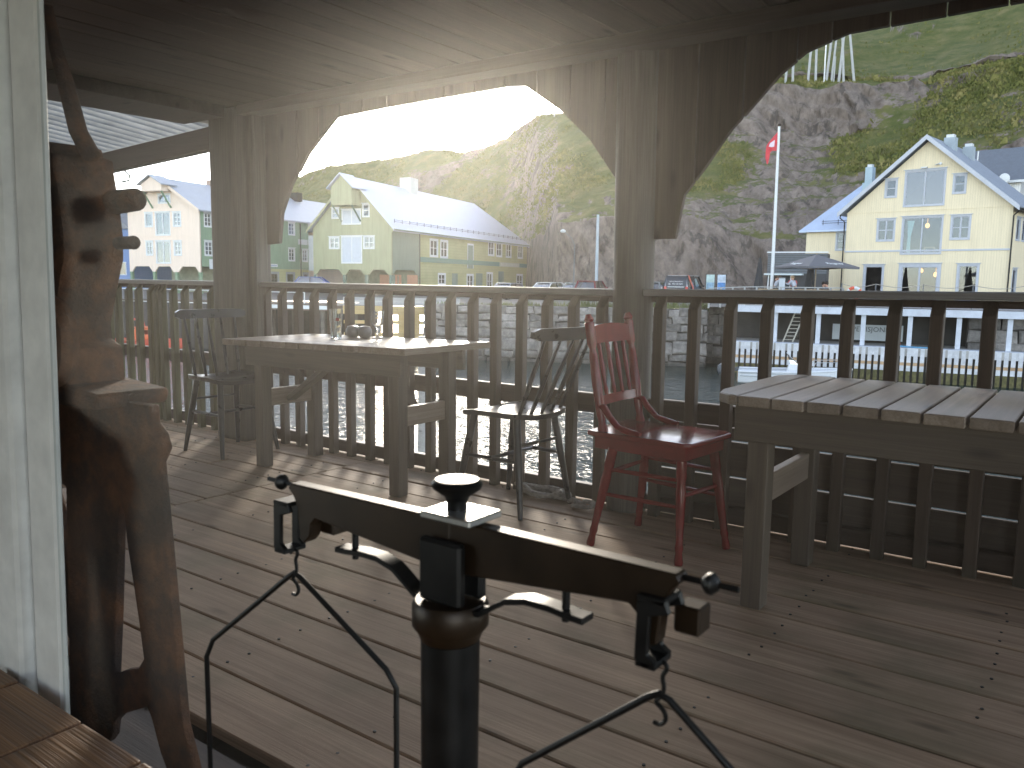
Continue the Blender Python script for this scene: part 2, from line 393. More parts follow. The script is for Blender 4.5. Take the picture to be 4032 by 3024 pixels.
for i in range(len(edges)-1):
    a, b = edges[i]+.003, edges[i+1]-.003
    mids = [p for p in arch1 if a+.004 < p[0] < b-.004]
    lo = [(a, float(np.interp(a, ax_, az_)))]+mids+[(b, float(np.interp(b, ax_, az_)))]
    poly = lo+[(b, 2.30), (a, 2.30)]
    dz = rnd.uniform(-.004, .004)
    MB().prism(poly, -.016+dz, .012+dz).build('fascia_board', MT['fascia'], fas, bevel=.002)
MB().box(-4.87, 1.5, -.20, -.06, 2.235, 2.297).build('wall_plate', MT['beam'], fas, bevel=.004)
# ceiling and roofs
ceil = thing('ceiling', None, None, kind='structure')
x = -5.45; rnd = random.Random(9)
while x < 1.9:
    w = rnd.uniform(.15, .19)
    MB().box(x+.002, x+w-.002, .93, 3.73, 2.302+rnd.uniform(0,.003), 2.325).build('ceiling_board', MT['ceil'], ceil, bevel=.003, origin=(x+w/2, 2.3, 2.31))
    x += w
rf = thing('porch_roof', None, None, kind='structure')
MB().box(-5.46, 2.0, -3.3, 3.98, 2.335, 2.40).build('roof_deck', MT['beam'], rf)
MB().box(-5.44, -4.96, .93, 3.50, 2.222, 2.298).build('edge_beam', MT['beam'], rf, bevel=.006)
MB().box(-5.478, -5.447, .93, 3.95, 2.262, 2.333).build('trim_board', MT['cap'], rf, bevel=.003)
sh = thing('lean_to_roof', 'corrugated metal lean-to roof left of the porch ceiling', 'roof', (0, 0, 0))
vs = []; fs = []; xs_ = np.arange(-10.0, -5.485, .0125); ny = 2
for yi, y in enumerate((.93, 3.86)):
    for xx in xs_:
        z = 2.30+(3.75-y)*.11-(xx+5.5)*-.045+.026*math.sin(2*PI*xx/.13); vs.append((xx, y, z))
nx = len(xs_)
fs = [(i, i+1, nx+i+1, nx+i) for i in range(nx-1)]
galv, ntg, bg1 = newmat('corrugated_plastic'); vg, _ = coords(ntg, rand=False); cg_ = ramp(ntg, noise(ntg, vg, 4, 4), [(.3,(.26,.27,.26)),(.7,(.44,.45,.43))]); ntg.links.new(cg_, bg1.inputs['Base Color']); bg1.inputs['Roughness'].default_value = .35
tl = ntg.nodes.new('ShaderNodeBsdfTranslucent'); ntg.links.new(cg_, tl.inputs['Color']); mg = ntg.nodes.new('ShaderNodeMixShader'); mg.inputs[0].default_value = .55; ntg.links.new(bg1.outputs[0], mg.inputs[1]); ntg.links.new(tl.outputs[0], mg.inputs[2]); ntg.links.new(mg.outputs[0], ntg.nodes['Material Output'].inputs[0])
MB().add(vs, fs).build('corrugated_sheet', galv, sh, smooth=True)
MB().hexa([(-9.5,3.66,1.87),(-5.22,3.66,2.075),(-5.22,3.74,2.075),(-9.5,3.74,1.87),(-9.5,3.66,2.03),(-5.22,3.66,2.235),(-5.22,3.74,2.235),(-9.5,3.74,2.03)]).build('verge_beam', MT['beam'], sh, bevel=.005)
gm = MB()
for xx in (-5.55, -6.85):
    zc = 2.05+(xx+5.22)*.048
    gm.tube([(xx, 3.76, zc+.07), (xx+.02, 3.82, zc+.06), (xx+.03, 3.86, zc+.02), (xx+.01, 3.86, zc-.02), (xx-.03,3.82,zc-.035)], .008, 6)
gm.build('gutter_hook', MT['iron'], sh)
# interior shell round the window
room = thing('room', None, None, kind='structure')
inw = flat('room_wall_paint', (.62,.55,.46), .8, .1, 3)
MB().box(-12, -2.07, .79, .91, -.4, 3.2).box(1.2, 9.0, .79, .91, -.4, 3.2).box(-2.07, 1.2, .79, .91, 2.12, 2.3).box(-2.07, 1.2, .79, .91, -.4, .02).build('front_wall', flat('outer_wall_brown', (.10,.075,.055), .7, .15, 2), room)
for xx in (-3.0, 2.0):
    MB().box(xx,xx+.1,-3.2,-2.7,-.4,2.3).box(xx,xx+.1,-.2,.91,-.4,2.3).box(xx,xx+.1,-2.7,-.2,-.4,.1).box(xx,xx+.1,-2.7,-.2,2.2,2.3).build('side_wall', inw, room)
MB().box(-3.0, 2.1, -3.3, -3.2, -.4, 2.3).build('back_wall', inw, room)
MB().box(-3.0, 2.1, -3.3, .90, -.5, -.4).build('room_floor', MT['beam'], room)
MB().box(-3.0, 2.1, -3.3, .90, 2.302, 2.33).build('room_ceiling', inw, room)
win = thing('window', 'old white painted window looking out on the deck, dusty pane', 'window', (-1.75, .83, .02))
def jamb(name, xo, w, y0, y1, mat, bev=.004):
    def xr(z): return -1.726-(1.673-z)*.0362+xo
    z0, z1 = .02, 2.12
    p = [(xr(z0)-w,y0,z0),(xr(z0),y0,z0),(xr(z0),y1,z0),(xr(z0)-w,y1,z0),(xr(z1)-w,y0,z1),(xr(z1),y0,z1),(xr(z1),y1,z1),(xr(z1)-w,y1,z1)]
    o = MB().hexa(p).build(name, mat, win, bevel=bev); o.matrix_parent_inverse = win.matrix_world.inverted(); o.location = (1.75, -.83, -.02)
    return o
jamb('frame', 0, .116, .800, .813, MT['frame_white'], .008)
jamb('glazing_bead', .006, .006, .803, .816, flat('glazing_bead_paint', (.52,.52,.48), .4, .1))
jamb('groove', -.118, .035, .822, .86, MT['frame_grey'], .003)
jamb('casing', -.155, .17, .785, .86, MT['frame_white'], .008)
o = MB().box(-1.79, 1.19, .800, .86, .02, .08).build('bottom_frame', MT['frame_white'], win, bevel=.006); o.location = (1.75, -.83, -.02)
o = MB().box(-1.72, 1.19, .800, .86, 2.06, 2.12).build('top_frame', MT['frame_white'], win, bevel=.006); o.location = (1.75, -.83, -.02)
# low bench under the window
sil = thing('window_bench', 'dark oiled plank bench below the window', 'bench', (-.5, .2, -.4))
xs2 = [-2.02,-1.90,-1.62,-1.395,-1.15,-.9,-.62,-.35,-.1,.2,.45,.7,1.0]
for i in range(len(xs2)-1):
    a, b = xs2[i], xs2[i+1]; vs = []
    o = MB().box(a+.003, b-.004, -.35, .766+random.uniform(-.003,.004), .205, .25).build('plank', MT['sill'], sil, bevel=.006, bseg=2, origin=((a+b)/2, .2, .23))
    o.location = Vector(o.location)-Vector((-.5,.2,-.4))
for xx in (-1.6, -.3, .8):
    MB().box(xx-.04+.5, xx+.04+.5, -.4, .4, 0, .603).build('support', MT['sill'], sil, bevel=.004)
# ---------------------------------------------------------------- the dusty pane
def panemat():
    m, nt, b = newmat('dusty_pane'); out = nt.nodes['Material Output']; nt.nodes.remove(b)
    v = nt.nodes.new('ShaderNodeVolumeScatter'); v.inputs['Color'].default_value = (1,.965,.90,1); v.inputs['Density'].default_value = PANE_D; v.inputs['Anisotropy'].default_value = PANE_G
    nt.links.new(v.outputs[0], out.inputs['Volume']); return m
PANE_D, PANE_G = 4.2, .87
o = MB().box(-1.82, 1.18, .826, .834, .08, 2.06).build('pane', panemat(), win); o.location = (1.75, -.83, -.02)
# ---------------------------------------------------------------- tables
def plank_table(name, label, xa, xb, ya, yb, ztop, pw, legs, matset, group, tilt=0, round_end=False, apron=(.13,.02), braces=True):
    cx, cy = (xa+xb)/2, (ya+yb)/2
    t = thing(name, label, 'table', (cx, cy, 0), group=group)
    T, TX, TZ = matset
    def zt(x): return ztop+tilt*x
    x = xa-cx; rnd = random.Random(int(abs(xa)*100)); first = True
    while x < xb-cx-.02:
        w = pw*rnd.uniform(.94, 1.06); x1 = min(x+w, xb-cx)
        ya_, yb_ = ya-cy+rnd.uniform(-.006,.006), yb-cy+rnd.uniform(-.006,.006)
        a, b = x+.0045, x1-.0045; z0 = zt((a+b)/2)-.034
        if round_end and first:
            poly = [(b,ya_),(b,yb_)]+[(a+.07-.07*math.cos(q),yb_-.09+.09*math.cos(q)*1.0) for q in (1.2,.6,0)][::1]
            poly = [(b,ya_),(b,yb_),(a+.075,yb_),(a+.03,yb_-.03),(a,yb_-.10),(a,ya_+.13),(a+.02,ya_+.05),(a+.07,ya_+.008)]
            MB().prism(poly, z0, z0+.034, 'z').build('table_plank', T, t, bevel=.004)
        else:
            o = MB().box(a, b, ya_, yb_, z0, z0+.034).build('table_plank', T, t, bevel=.003, origin=((a+b)/2, 0, z0+.017))
            o.rotation_euler = (0, -tilt+rnd.uniform(-.004,.004), 0)
        x = x1; first = False
    ah, inset = apron
    for yy in (legs[2]-cy-.03, legs[3]-cy+.075-.002):
        L0, L1 = legs[0]-cx-.04, legs[1]-cx+.115
        z0a, z0b = zt(L0)-.036, zt(L1)-.036
        MB().hexa([(L0,yy,z0a-ah),(L1,yy,z0b-ah),(L1,yy+.032,z0b-ah),(L0,yy+.032,z0a-ah),(L0,yy,z0a),(L1,yy,z0b),(L1,yy+.032,z0b),(L0,yy+.032,z0a)]).build('apron', TX, t, bevel=.003)
    for lx in legs[:2]:
        for ly in legs[2:]:
            MB().box(lx-cx, lx-cx+.075, ly-cy, ly-cy+.072, 0, zt(lx-cx+.03)-.037).build('leg', TZ, t, bevel=.004)
        MB().box(lx-cx+.02, lx-cx+.055, legs[2]-cy+.074, legs[3]-cy-.002, .37, .475).build('side_rail', T, t, bevel=.003)
        s = -1 if lx < cx else 1
        ym = (legs[2]+legs[3])/2-cy+.03
        if braces: MB().bar((lx-cx+.037-s*.02, ym, .40), (s*.10, ym, ztop-.05), .03, .07, (0,1,0)).build('brace', TX, t, bevel=.003)
    return t
ms = (MT['table'], MT['tablex'], MT['tablez'])
plank_table('plank_table', 'grey plank table with two glasses on it, in front of the railing', -4.21, -2.72, 2.90, 3.585, .805, .115, (-4.18,-3.05,3.10,3.50), ms, 'plank tables on the deck', tilt=.018)
plank_table('plank_table', 'bare plank table at the right edge beside the red chair', -1.085, .62, 2.62, 3.42, .785, .113, (-.995,.45,2.79,3.36), ms, 'plank tables on the deck', round_end=True, apron=(.14,.02), braces=False)
# glasses and pots on the left table
ZT = .800
bg_ = thing('beer_glass', 'empty tall beer glass with a small red print on the left table', 'glass', (-3.635, 3.27, ZT+.0))
MB().lathe([(.0,.0),(.030,.0),(.032,.004),(.0325,.05),(.038,.12),(.0395,.175),(.0375,.175),(.036,.12),(.0305,.05),(.029,.012),(.0,.010)], seg=28).build('glass_body', MT['glass'], bg_, smooth=True)
vs = []; fs = []
for i in range(6):
    a = -.75+i*.1
    for zz in (.108,.126): vs.append((.0398*math.cos(a), .0398*math.sin(a), zz))
fs = [(2*i,2*i+2,2*i+3,2*i+1) for i in range(5)]
MB().add(vs, fs).build('red_print', MT['red'], bg_)
wg = thing('wine_glass', 'small cut stem glass standing on the left table', 'glass', (-3.45, 3.42, ZT+.004))
MB().lathe([(.0,0),(.034,0),(.034,.003),(.012,.011),(.006,.018),(.0055,.03),(.009,.036),(.006,.042),(.0055,.058),(.010,.064),(.028,.078),(.036,.10),(.042,.165),(.0405,.165),(.0345,.10),(.026,.081),(.004,.070),(.0,.070)], seg=24).build('glass_body', MT['glass'], wg, smooth=True)
for (x, y, lab) in ((-3.655, 3.42, 'round pewter pot standing behind the beer glass'), (-3.575, 3.44, 'round pewter pot right of the beer glass')):
    p = thing('table_pot', lab, 'pot', (x, y, ZT+.003), group='pewter pots on the left table')
    MB().lathe([(0,0),(.025,0),(.037,.012),(.043,.032),(.041,.05),(.034,.06),(0,.06)], seg=24).build('bowl', MT['pewter'], p, smooth=True)
    MB().lathe([(0,.0605),(.0345,.0605),(.033,.066),(.014,.071),(0,.072)], seg=24).build('lid', MT['pewter'], p, smooth=True)
# ---------------------------------------------------------------- chairs
def spindle_chair(label, loc, rz, group, xb=-.11, xt=-.17):
    t = thing('spindle_chair', label, 'chair', loc, rz, group)
    # saddle seat
    vs = []; fs = []; nu, nv = 15, 15
    def sh(u, v):   # u,v -1..1
        ww = .20+.025*(u+1)/2
        k = (1-abs(u)**6*.12); x = .205*u*(1-.08*abs(v)**4); y = ww*v*k
        top = .50+.012*abs(v)**2-.016*math.exp(-((u+.15)**2*3+v*v*3))-.014*max(0,u-.55)**1*2*(1-.0)
        return x, y, top
    for i in range(nu):
        for j in range(nv):
            u, v = -1+2*i/(nu-1), -1+2*j/(nv-1); a, b, c = sh(u, v); vs.append((a,b,c))
    for i in range(nu):
        for j in range(nv):
            u, v = -1+2*i/(nu-1), -1+2*j/(nv-1); a, b, c = sh(u*.97, v*.97); vs.append((a,b,c-.026))
    N = nu*nv
    for i in range(nu-1):
        for j in range(nv-1):
            a = i*nv+j; fs.append((a,a+nv,a+nv+1,a+1)); fs.append((N+a,N+a+1,N+a+nv+1,N+a+nv))
    rim = [i*nv for i in range(nu)]+[(nu-1)*nv+j for j in range(1,nv)]+[i*nv+nv-1 for i in range(nu-2,-1,-1)]+[j for j in range(nv-2,0,-1)]
    for k in range(len(rim)): a, b = rim[k], rim[(k+1)%len(rim)]; fs.append((a,b,N+b,N+a))
    MB().add(vs, fs).build('seat', MT['chair'], t, smooth=True, angle=math.radians(50))
    feet = [(-.205,.205),(-.205,-.205),(.22,.215),(.22,-.215)]; tops = [(-.13,.15),(-.13,-.15),(.14,.16),(.14,-.16)]
    def at(i, z):
        f = (z)/.478; return Vector((feet[i][0]+(tops[i][0]-feet[i][0])*f, feet[i][1]+(tops[i][1]-feet[i][1])*f, z))
    for i in range(4):
        MB().tube([at(i,0), at(i,.12), at(i,.3), at(i,.478)], [.0125,.016,.020,.019], 10).build('leg', MT['chair'], t, smooth=True)
    for (a, b) in ((0,2),(1,3)):
        MB().tube([at(a,.27), at(a,.27).lerp(at(b,.27),.5), at(b,.27)], [.008,.012,.008], 8).build('stretcher', MT['chair'], t, smooth=True)
    ca = at(0,.27).lerp(at(2,.27),.55); cb = at(1,.27).lerp(at(3,.27),.55)
    MB().tube([ca, ca.lerp(cb,.5), cb], [.008,.012,.008], 8).build('stretcher', MT['chair'], t, smooth=True)
    MB().tube([at(0,.35), at(1,.35)], .008, 8).build('stretcher', MT['chair'], t, smooth=True)
    # bent top rail
    vs = []; fs = []; n = 17
    for i in range(n):
        v = -1+2*i/(n-1); y = .262*v; x = xt-.055+.055*v*v; h = .030*(1-max(0,abs(v)-.82)**2*16); th = .011
        for (dx, dz) in ((-th,-h),(th,-h),(th,h),(-th,h)): vs.append((x+dx-.18*dz*.6, y, .905+dz))
    for i in range(n-1):
        for k in range(4): fs.append((4*i+k, 4*i+(k+1)%4, 4*i+4+(k+1)%4, 4*i+4+k))
    fs += [(0,1,2,3), tuple(4*(n-1)+k for k in (3,2,1,0))]
    MB().add(vs, fs).build('top_rail', MT['chair'], t, smooth=True)
    for v in (-.72,-.36,0,.36,.72):
        y0, y1 = .165*v/.72, .19*v/.72; vv = y1/.262
        a = V(xb-.015+.02*v*v, y0, .485); b = V(xt-.047+.055*vv*vv, y1, .885)
        MB().tube([a, a.lerp(b,.3), a.lerp(b,.6), b], [.009,.0125,.011,.0075], 8).build('spindle', MT['chair'], t, smooth=True)
    return t
spindle_chair('black spindle back chair at the far left end of the left table', (-4.70, 3.285, 0), 0, 'black spindle chairs')
spindle_chair('black spindle back chair next to the red chair, facing the left table', (-2.425, 3.385, 0), PI-.06, 'black spindle chairs', -.145, -.305)
def red_chair():
    t = thing('red_chair', 'red painted wooden chair with carved arms beside the round pole', 'chair', (-1.54, 3.24, 0), 0)
    R = MT['red']; X0, Y0 = -1.54, 3.24
    m = MB(); poly = [(-.27,-.175),(-.27,.195),(-.20,.215),(.22,.195),(.255,.165),(.225,-.185),(.195,-.205),(-.22,-.195)]
    m.prism(poly, .487, .510, 'z'); m.build('seat', R, t, bevel=.008, bseg=3, smooth=True)
    m = MB(); q = [(-.245,-.155),(-.245,.18),(.225,.155),(.195,-.175)]
    m.prism(q, .430, .486, 'z'); m.build('seat_frame', R, t, bevel=.004)
    for s, yb, yt in ((-1,-.16,-.145),(1,.19,.215)):
        # turned back post, shaped in sections
        a = V(-.195, yb, .485); b = V(-.295, yt, .995)
        prof = [(0,.022,1),(.07,.022,1),(.12,.016,0),(.2,.020,0),(.45,.023,0),(.68,.019,0),(.74,.014,0),(.78,.022,1),(.96,.022,1),(.965,.017,0),(.985,.023,0),(1.0,.020,0),(1.03,.013,0)]
        MB().tube([a.lerp(b,p) for p,_,_ in prof], [r for _,r,_ in prof], 12).build('back_post', R, t, smooth=True)
        # curved arm bracket
        c = [V(-.23,yb,.62),V(-.195,yb*1.02,.615),V(-.165,yb*1.04,.575),V(-.12,yb*1.05,.535),V(-.06,yb*1.06,.520),V(-.015,yb*1.06,.515)]
        MB().tube(c, [.012,.019,.018,.016,.019,.012], 10, flat=.8).build('arm_bracket', R, t, smooth=True)
    # crest rail and lower rail
    def rail(z0, z1, n=9, hump=0):
        vs = []; fs = []
        for i in range(n):
            v = i/(n-1); y = -.14+.345*v; x0 = -.195-.10*(z0-.485)/.51; x1 = -.195-.10*(z1-.485)/.51; bow = -.012*math.sin(PI*v); hz = hump*math.sin(PI*v)**.6
            for (dx, z, xx) in ((-.009,z0,x0),(.009,z0,x0),(.009,z1+hz,x1),(-.009,z1+hz,x1)): vs.append((xx+dx+bow, y, z))
        for i in range(n-1):
            for k in range(4): fs.append((4*i+k,4*i+(k+1)%4,4*i+4+(k+1)%4,4*i+4+k))
        fs += [(0,1,2,3), tuple(4*(n-1)+k for k in (3,2,1,0))]
        return MB().add(vs, fs)
    rail(.885,.955,hump=.014).build('crest_rail', R, t, smooth=True)
    rail(.620,.660).build('lower_rail', R, t, smooth=True)
    for i in range(4):
        y = -.075+.072*i; a = V(-.232,y,.655); b = V(-.283,y*1.02+.002,.89)
        MB().tube([a,a.lerp(b,.12),a.lerp(b,.2),a.lerp(b,.55),a.lerp(b,.85),a.lerp(b,.9),b], [.007,.010,.0075,.0115,.0085,.011,.007], 8).build('spindle', R, t, smooth=True)
    feet = {'rn':(-.235,-.185),'rf':(-.205,.212),'fn':(.188,-.19),'ff':(.262,.142)}; tops = {'rn':(-.155,-.145),'rf':(-.15,.165),'fn':(.165,-.145),'ff':(.19,.125)}
    def at(k, z):
        f = z/.44; return V(feet[k][0]+(tops[k][0]-feet[k][0])*f, feet[k][1]+(tops[k][1]-feet[k][1])*f, z)
    for k in feet:
        MB().tube([at(k,z) for z in (0,.012,.05,.07,.09,.2,.3,.34,.36,.44)], [.017,.019,.0145,.018,.0155,.019,.023,.019,.023,.022], 12).build('leg', R, t, smooth=True)
    for a, b, z in (('rn','fn',.235),('rn','fn',.345),('rf','ff',.235),('rf','ff',.345),('fn','ff',.28),('rn','rf',.33)):
        p, q = at(a,z), at(b,z); MB().tube([p,p.lerp(q,.5),q], [.0075,.011,.0075], 8).build('stretcher', R, t, smooth=True)
red_chair()
# rope on the deck by the rail
def rope(label, cx, cy, n, r0, seed):
    rnd = random.Random(seed); m = MB(); pts = []
    for i in range(n):
        a = i*.55; r = r0*(.45+.55*rnd.random()); pts.append((cx+1.7*r*math.cos(a)+rnd.uniform(-.02,.02), cy+.6*r*math.sin(a), .014+.05*rnd.random()*(1-abs(i/n-.5))))
    P = []
    for i in range(n-1):
        for k in range(6): P.append(Vector(pts[i]).lerp(Vector(pts[i+1]), k/6))
    for _ in range(3): P = [P[0]]+[(P[i-1]+P[i]+P[i+1])/3 for i in range(1,len(P)-1)]+[P[-1]]
    m.tube(P, [.0105+.002*(i%2) for i in range(len(P))], 7)
    o = m.build('rope', MT['rope'], None, smooth=True, origin=(cx, cy, 0)); tag(o, label, 'rope', 'old rope by the rail')
rope('tangled grey rope heap against the bottom rail near the black chair', -2.40, 3.585, 46, .11, 2)
rope('short grey rope end lying by the foot of the pole', -2.11, 3.52, 14, .05, 5)
# ---------------------------------------------------------------- rusty machine outside
def machine():
    def P(pts, Y): k = Y/1.1; return [(x*k, 1.15-(1.15-z)*k) for x, z in pts]
    t = thing('rusty_machine', 'tall rusted cast iron hand machine with a lever standing outside the window', 'machine', (0, 0, 0))
    R = MT['rust']; YF = .98
    outer = P([(-1.70,-.13),(-1.735,-.03),(-1.768,.052),(-1.783,.218),(-1.806,.469),(-1.822,.629),(-1.829,.702),(-1.80,.742),(-1.815,.775),(-1.85,.80),(-1.85,.84),(-2.36,.84),(-2.37,.65),(-2.397,.623),(-2.38,.585),(-2.297,.57),(-2.339,-.035),(-2.36,-.13),(-2.14,-.13),(-2.112,-.10),(-2.10,-.055),(-2.06,-.02),(-1.99,.015),(-1.927,.047),(-1.91,.02),(-1.875,-.06),(-1.845,-.10),(-1.84,-.13)], YF)
    hole = P([(-2.012,.572),(-2.028,.52),(-2.036,.452),(-2.06,.27),(-2.088,.085),(-2.03,.115),(-1.965,.14),(-1.935,.175),(-1.95,.27),(-1.991,.477),(-2.0,.555)], YF)
    o = plate('front_frame', outer, [hole], .022, R, t, Matrix.Translation((0, YF-.022, 0)))
    md = o.modifiers.new('b', 'BEVEL'); md.width = .005; md.segments = 2; md.limit_method = 'ANGLE'
    MB().hexa([(-2.60,1.20,0),(-2.44,1.20,0),(-2.44,1.26,0),(-2.60,1.26,0),(-2.52,1.02,.80),(-2.40,1.02,.80),(-2.40,1.05,.80),(-2.52,1.05,.80)]).build('rear_leg', R, t, bevel=.006)
    col = P([(-2.62,1.445),(-2.22,1.455),(-2.20,1.47),(-2.06,1.462),(-2.055,1.44),(-2.01,1.43),(-2.008,1.397),(-1.99,1.326),(-1.979,1.243),(-1.983,1.188),(-2.006,1.142),(-2.056,1.027),(-2.052,.992),(-2.005,.974),(-2.0,.86),(-2.62,.86)], 1.04)
    MB().prism(col, .90, 1.04).build('column', R, t, bevel=.014, bseg=2, smooth=True)
    pl = P([(-2.42,.849),(-2.02,.846),(-1.818,.85),(-1.808,.868),(-1.808,.886),(-2.003,.897),(-2.42,.897)], 1.06)
    MB().prism(pl, .89, 1.06).build('work_table', R, t, bevel=.006, smooth=True)
    k = .97/1.1
    MB().tube([(-2.02*k, .97, 1.15+.18*k),(-1.925*k,.97,1.15+.182*k)], [.026,.024], 14).ball((-1.925*k,.97,1.15+.182*k), .0245, sc=(.8,1,1)).build('knob', R, t, smooth=True)
    MB().tube([(-2.01*k, .97, 1.15+.08*k),(-1.94*k,.97,1.15+.08*k)], [.014,.014], 12).ball((-1.94*k,.97,1.15+.08*k), .015, sc=(.8,1,1)).build('knob', R, t, smooth=True)
    lv = [(-2.303,1.842),(-2.27,1.73),(-2.235,1.652),(-2.178,1.515),(-2.12,1.45)]
    MB().tube([(x*k, .97, 1.15+(z-1.15)*k) for x, z in lv], [.0105,.015,.0185,.0205,.022], 12, flat=.8).build('lever', R, t, smooth=True)
    MB().prism(P([(-2.46,.64),(-2.30,.66),(-2.30,.82),(-2.46,.82)], 1.0), .90, 1.0).build('side_lug', R, t, bevel=.012, bseg=2, smooth=True)
    MB().lathe([(0,-.02),(.10,-.02),(.11,0),(.10,.02),(.04,.03),(0,.03)], (-2.20*k, .89, 1.0), 24, 'y').build('gear_hub', R, t, smooth=True)
machine()
# ---------------------------------------------------------------- balance scale on the bench
def scale():
    Y = .62; t = thing('balance_scale', 'black and brass beam scale standing on the bench inside the window', 'scale', (-.523, Y, .25))
    def B(m, *a, **k):
        m.xf(Matrix.Translation((.523, -Y, -.25))); return m.build(*a, **k)
    I, BR, ST = MT['iron'], MT['brass'], MT['steel']
    half = [(-.517,.9125),(-.762,.9115),(-.766,.905),(-.757,.897),(-.750,.884),(-.746,.846),(-.739,.843),(-.729,.853),(-.7265,.868),(-.718,.876),(-.663,.871),(-.556,.861),(-.517,.858)]
    other = [(-.517-(x+.517), z) for x, z in half]
    mk = lambda h: MB().prism(h, Y-.009, Y+.009)
    B(mk([(x if x<-.5165 else -.5185, z) for x, z in half]), 'beam_arm', BR, t, bevel=.0015)
    B(mk([(x if x>-.5175 else -.5155, z) for x, z in other]), 'beam_arm', BR, t, bevel=.0015)
    for s in (-1, 1):
        xe = -.517+s*.247
        B(MB().tube([(xe,Y,.907),(xe+s*.048,Y,.9075)], .0028, 8), 'screw_rod', I, t, smooth=True)
        B(MB().lathe([(0,-.008),(.004,-.007),(.009,-.002),(.0095,.002),(.005,.007),(0,.008)], (xe+s*.024,Y,.9072), 14, 'x'), 'adjusting_nut', I, t, smooth=True)
    for xk in (-.722,-.271): B(MB().box(xk-.011,xk+.013,Y+.010,Y+.034,.853,.878), 'knife_block', BR, t, bevel=.002)
    # column, collar, fork
    B(MB().lathe([(0,.25),(.085,.25),(.085,.262),(.06,.275),(.042,.285),(.034,.31),(.029,.34),(.0295,.55),(.0305,.785)], (-.523,Y,0), 28), 'column', I, t, smooth=True)
    B(MB().lathe([(.0,.786),(.031,.786),(.0345,.795),(.0395,.801),(.0395,.822),(.036,.827),(0,.828)], (-.523,Y,0), 28), 'collar', BR, t, smooth=True)
    for s in (-1, 1):
        B(MB().box(-.547,-.493, Y+s*.017-.006, Y+s*.017+.006, .828, .893), 'fork_cheek', I, t, bevel=.003)
    B(MB().box(-.542,-.478, Y-.026, Y+.026, .9145, .922), 'cross_plate', ST, t, bevel=.0015)
    B(MB().lathe([(0,.922),(.0105,.922),(.0105,.930),(.013,.936),(.0245,.944),(.026,.949),(.022,.953),(0,.955)], (-.515,Y,0), 24), 'top_knob', I, t, smooth=True)
    # bow arms with stop pins
    for s in (-1, 1):
        pts = [(-.523+s*dx, z) for dx, z in ((.034,.822),(.044,.8235),(.058,.833),(.075,.844),(.098,.850),(.125,.850),(.150,.8475),(.163,.847))]
        vs = []; fs = []
        for x, z in pts:
            for dy, dz in ((-.010,-.0032),(.010,-.0032),(.010,.0032),(-.010,.0032)): vs.append((x, Y+dy, z+dz))
        n = len(pts)
        for i in range(n-1):
            for k in range(4): fs.append((4*i+k,4*i+(k+1)%4,4*i+4+(k+1)%4,4*i+4+k))
        fs += [(0,1,2,3), tuple(4*(n-1)+k for k in (3,2,1,0))]
        B(MB().add(vs, fs), 'bow_arm', I, t, smooth=True, bevel=.001)
        B(MB().tube([(-.523+s*.139,Y,.839),(-.523+s*.139,Y,.871)], .0038, 10), 'stop_pin', I, t, smooth=True)
    # stirrups, hooks and pan hangers
    for s, xs in ((-1,-.768),(1,-.288)):
        for d in (-.0135,.0135):
            B(MB().prism([(xs-.016,.884),(xs+.010,.889),(xs+.014,.878),(xs-.004,.872),(xs-.005,.838),(xs+.004,.832),(xs-.006,.826),(xs-.017,.831)], Y+d-.003, Y+d+.003), 'stirrup', I, t, bevel=.001)
        B(MB().box(xs-.016,xs+.010,Y-.0165,Y+.0165,.884,.8895), 'stirrup_cap', I, t, bevel=.001)
        B(MB().box(xs-.016,xs+.003,Y-.0165,Y+.0165,.8255,.831), 'stirrup_foot', I, t, bevel=.001)
        hk = [(-.006,.822),(.002,.830),(.008,.824),(.002,.816),(.005,.806),(.003,.797),(-.004,.791),(.006,.785),(.008,.777),(.002,.7705),(-.006,.772)]
        P = [V(xs+a, Y, z) for a, z in hk]; Q = []
        for i in range(len(P)-1):
            for q in range(4): Q.append(P[i].lerp(P[i+1], q/4))
        for _ in range(2): Q = [Q[0]]+[(Q[i-1]+Q[i]+Q[i+1])/3 for i in range(1,len(Q)-1)]+[Q[-1]]
        B(MB().tube(Q, .0021, 8), 'hook', I, t, smooth=True)
    hl = [V(-.905,.588,.40),V(-.905,.588,.665),V(-.893,.590,.690),V(-.777,.618,.792),V(-.768,.62,.799),V(-.759,.622,.794),V(-.640,.645,.705),V(-.627,.648,.685),V(-.627,.648,.40)]
    hr = [V(-.432,.606,.40),V(-.432,.606,.672),V(-.422,.608,.690),V(-.298,.619,.793),V(-.288,.62,.799),V(-.279,.622,.795),V(-.160,.640,.690),V(-.150,.642,.672),V(-.150,.642,.40)]
    for H in (hl, hr): B(MB().tube(H, .0033, 10), 'pan_hanger', I, t, smooth=True)
    for H in (hl, hr):
        c = (H[0]+H[-1])/2
        B(MB().lathe([(0,.392),(.10,.392),(.142,.402),(.140,.405),(.10,.397),(0,.396)], (c.x, c.y, 0), 32), 'pan', BR, t, smooth=True)
scale()
# ---------------------------------------------------------------- far setting: water, quay ground, hill
D2R = math.pi/180
def azp(az, r, z=0): return V(math.sin(az*D2R)*r, math.cos(az*D2R)*r, z)
WZ = -3.6
tag(MB().add([(-420,-60,WZ),(300,-60,WZ),(300,420,WZ),(-420,420,WZ)], [(0,1,2,3)]).build('water', MT['water']), kind='structure')
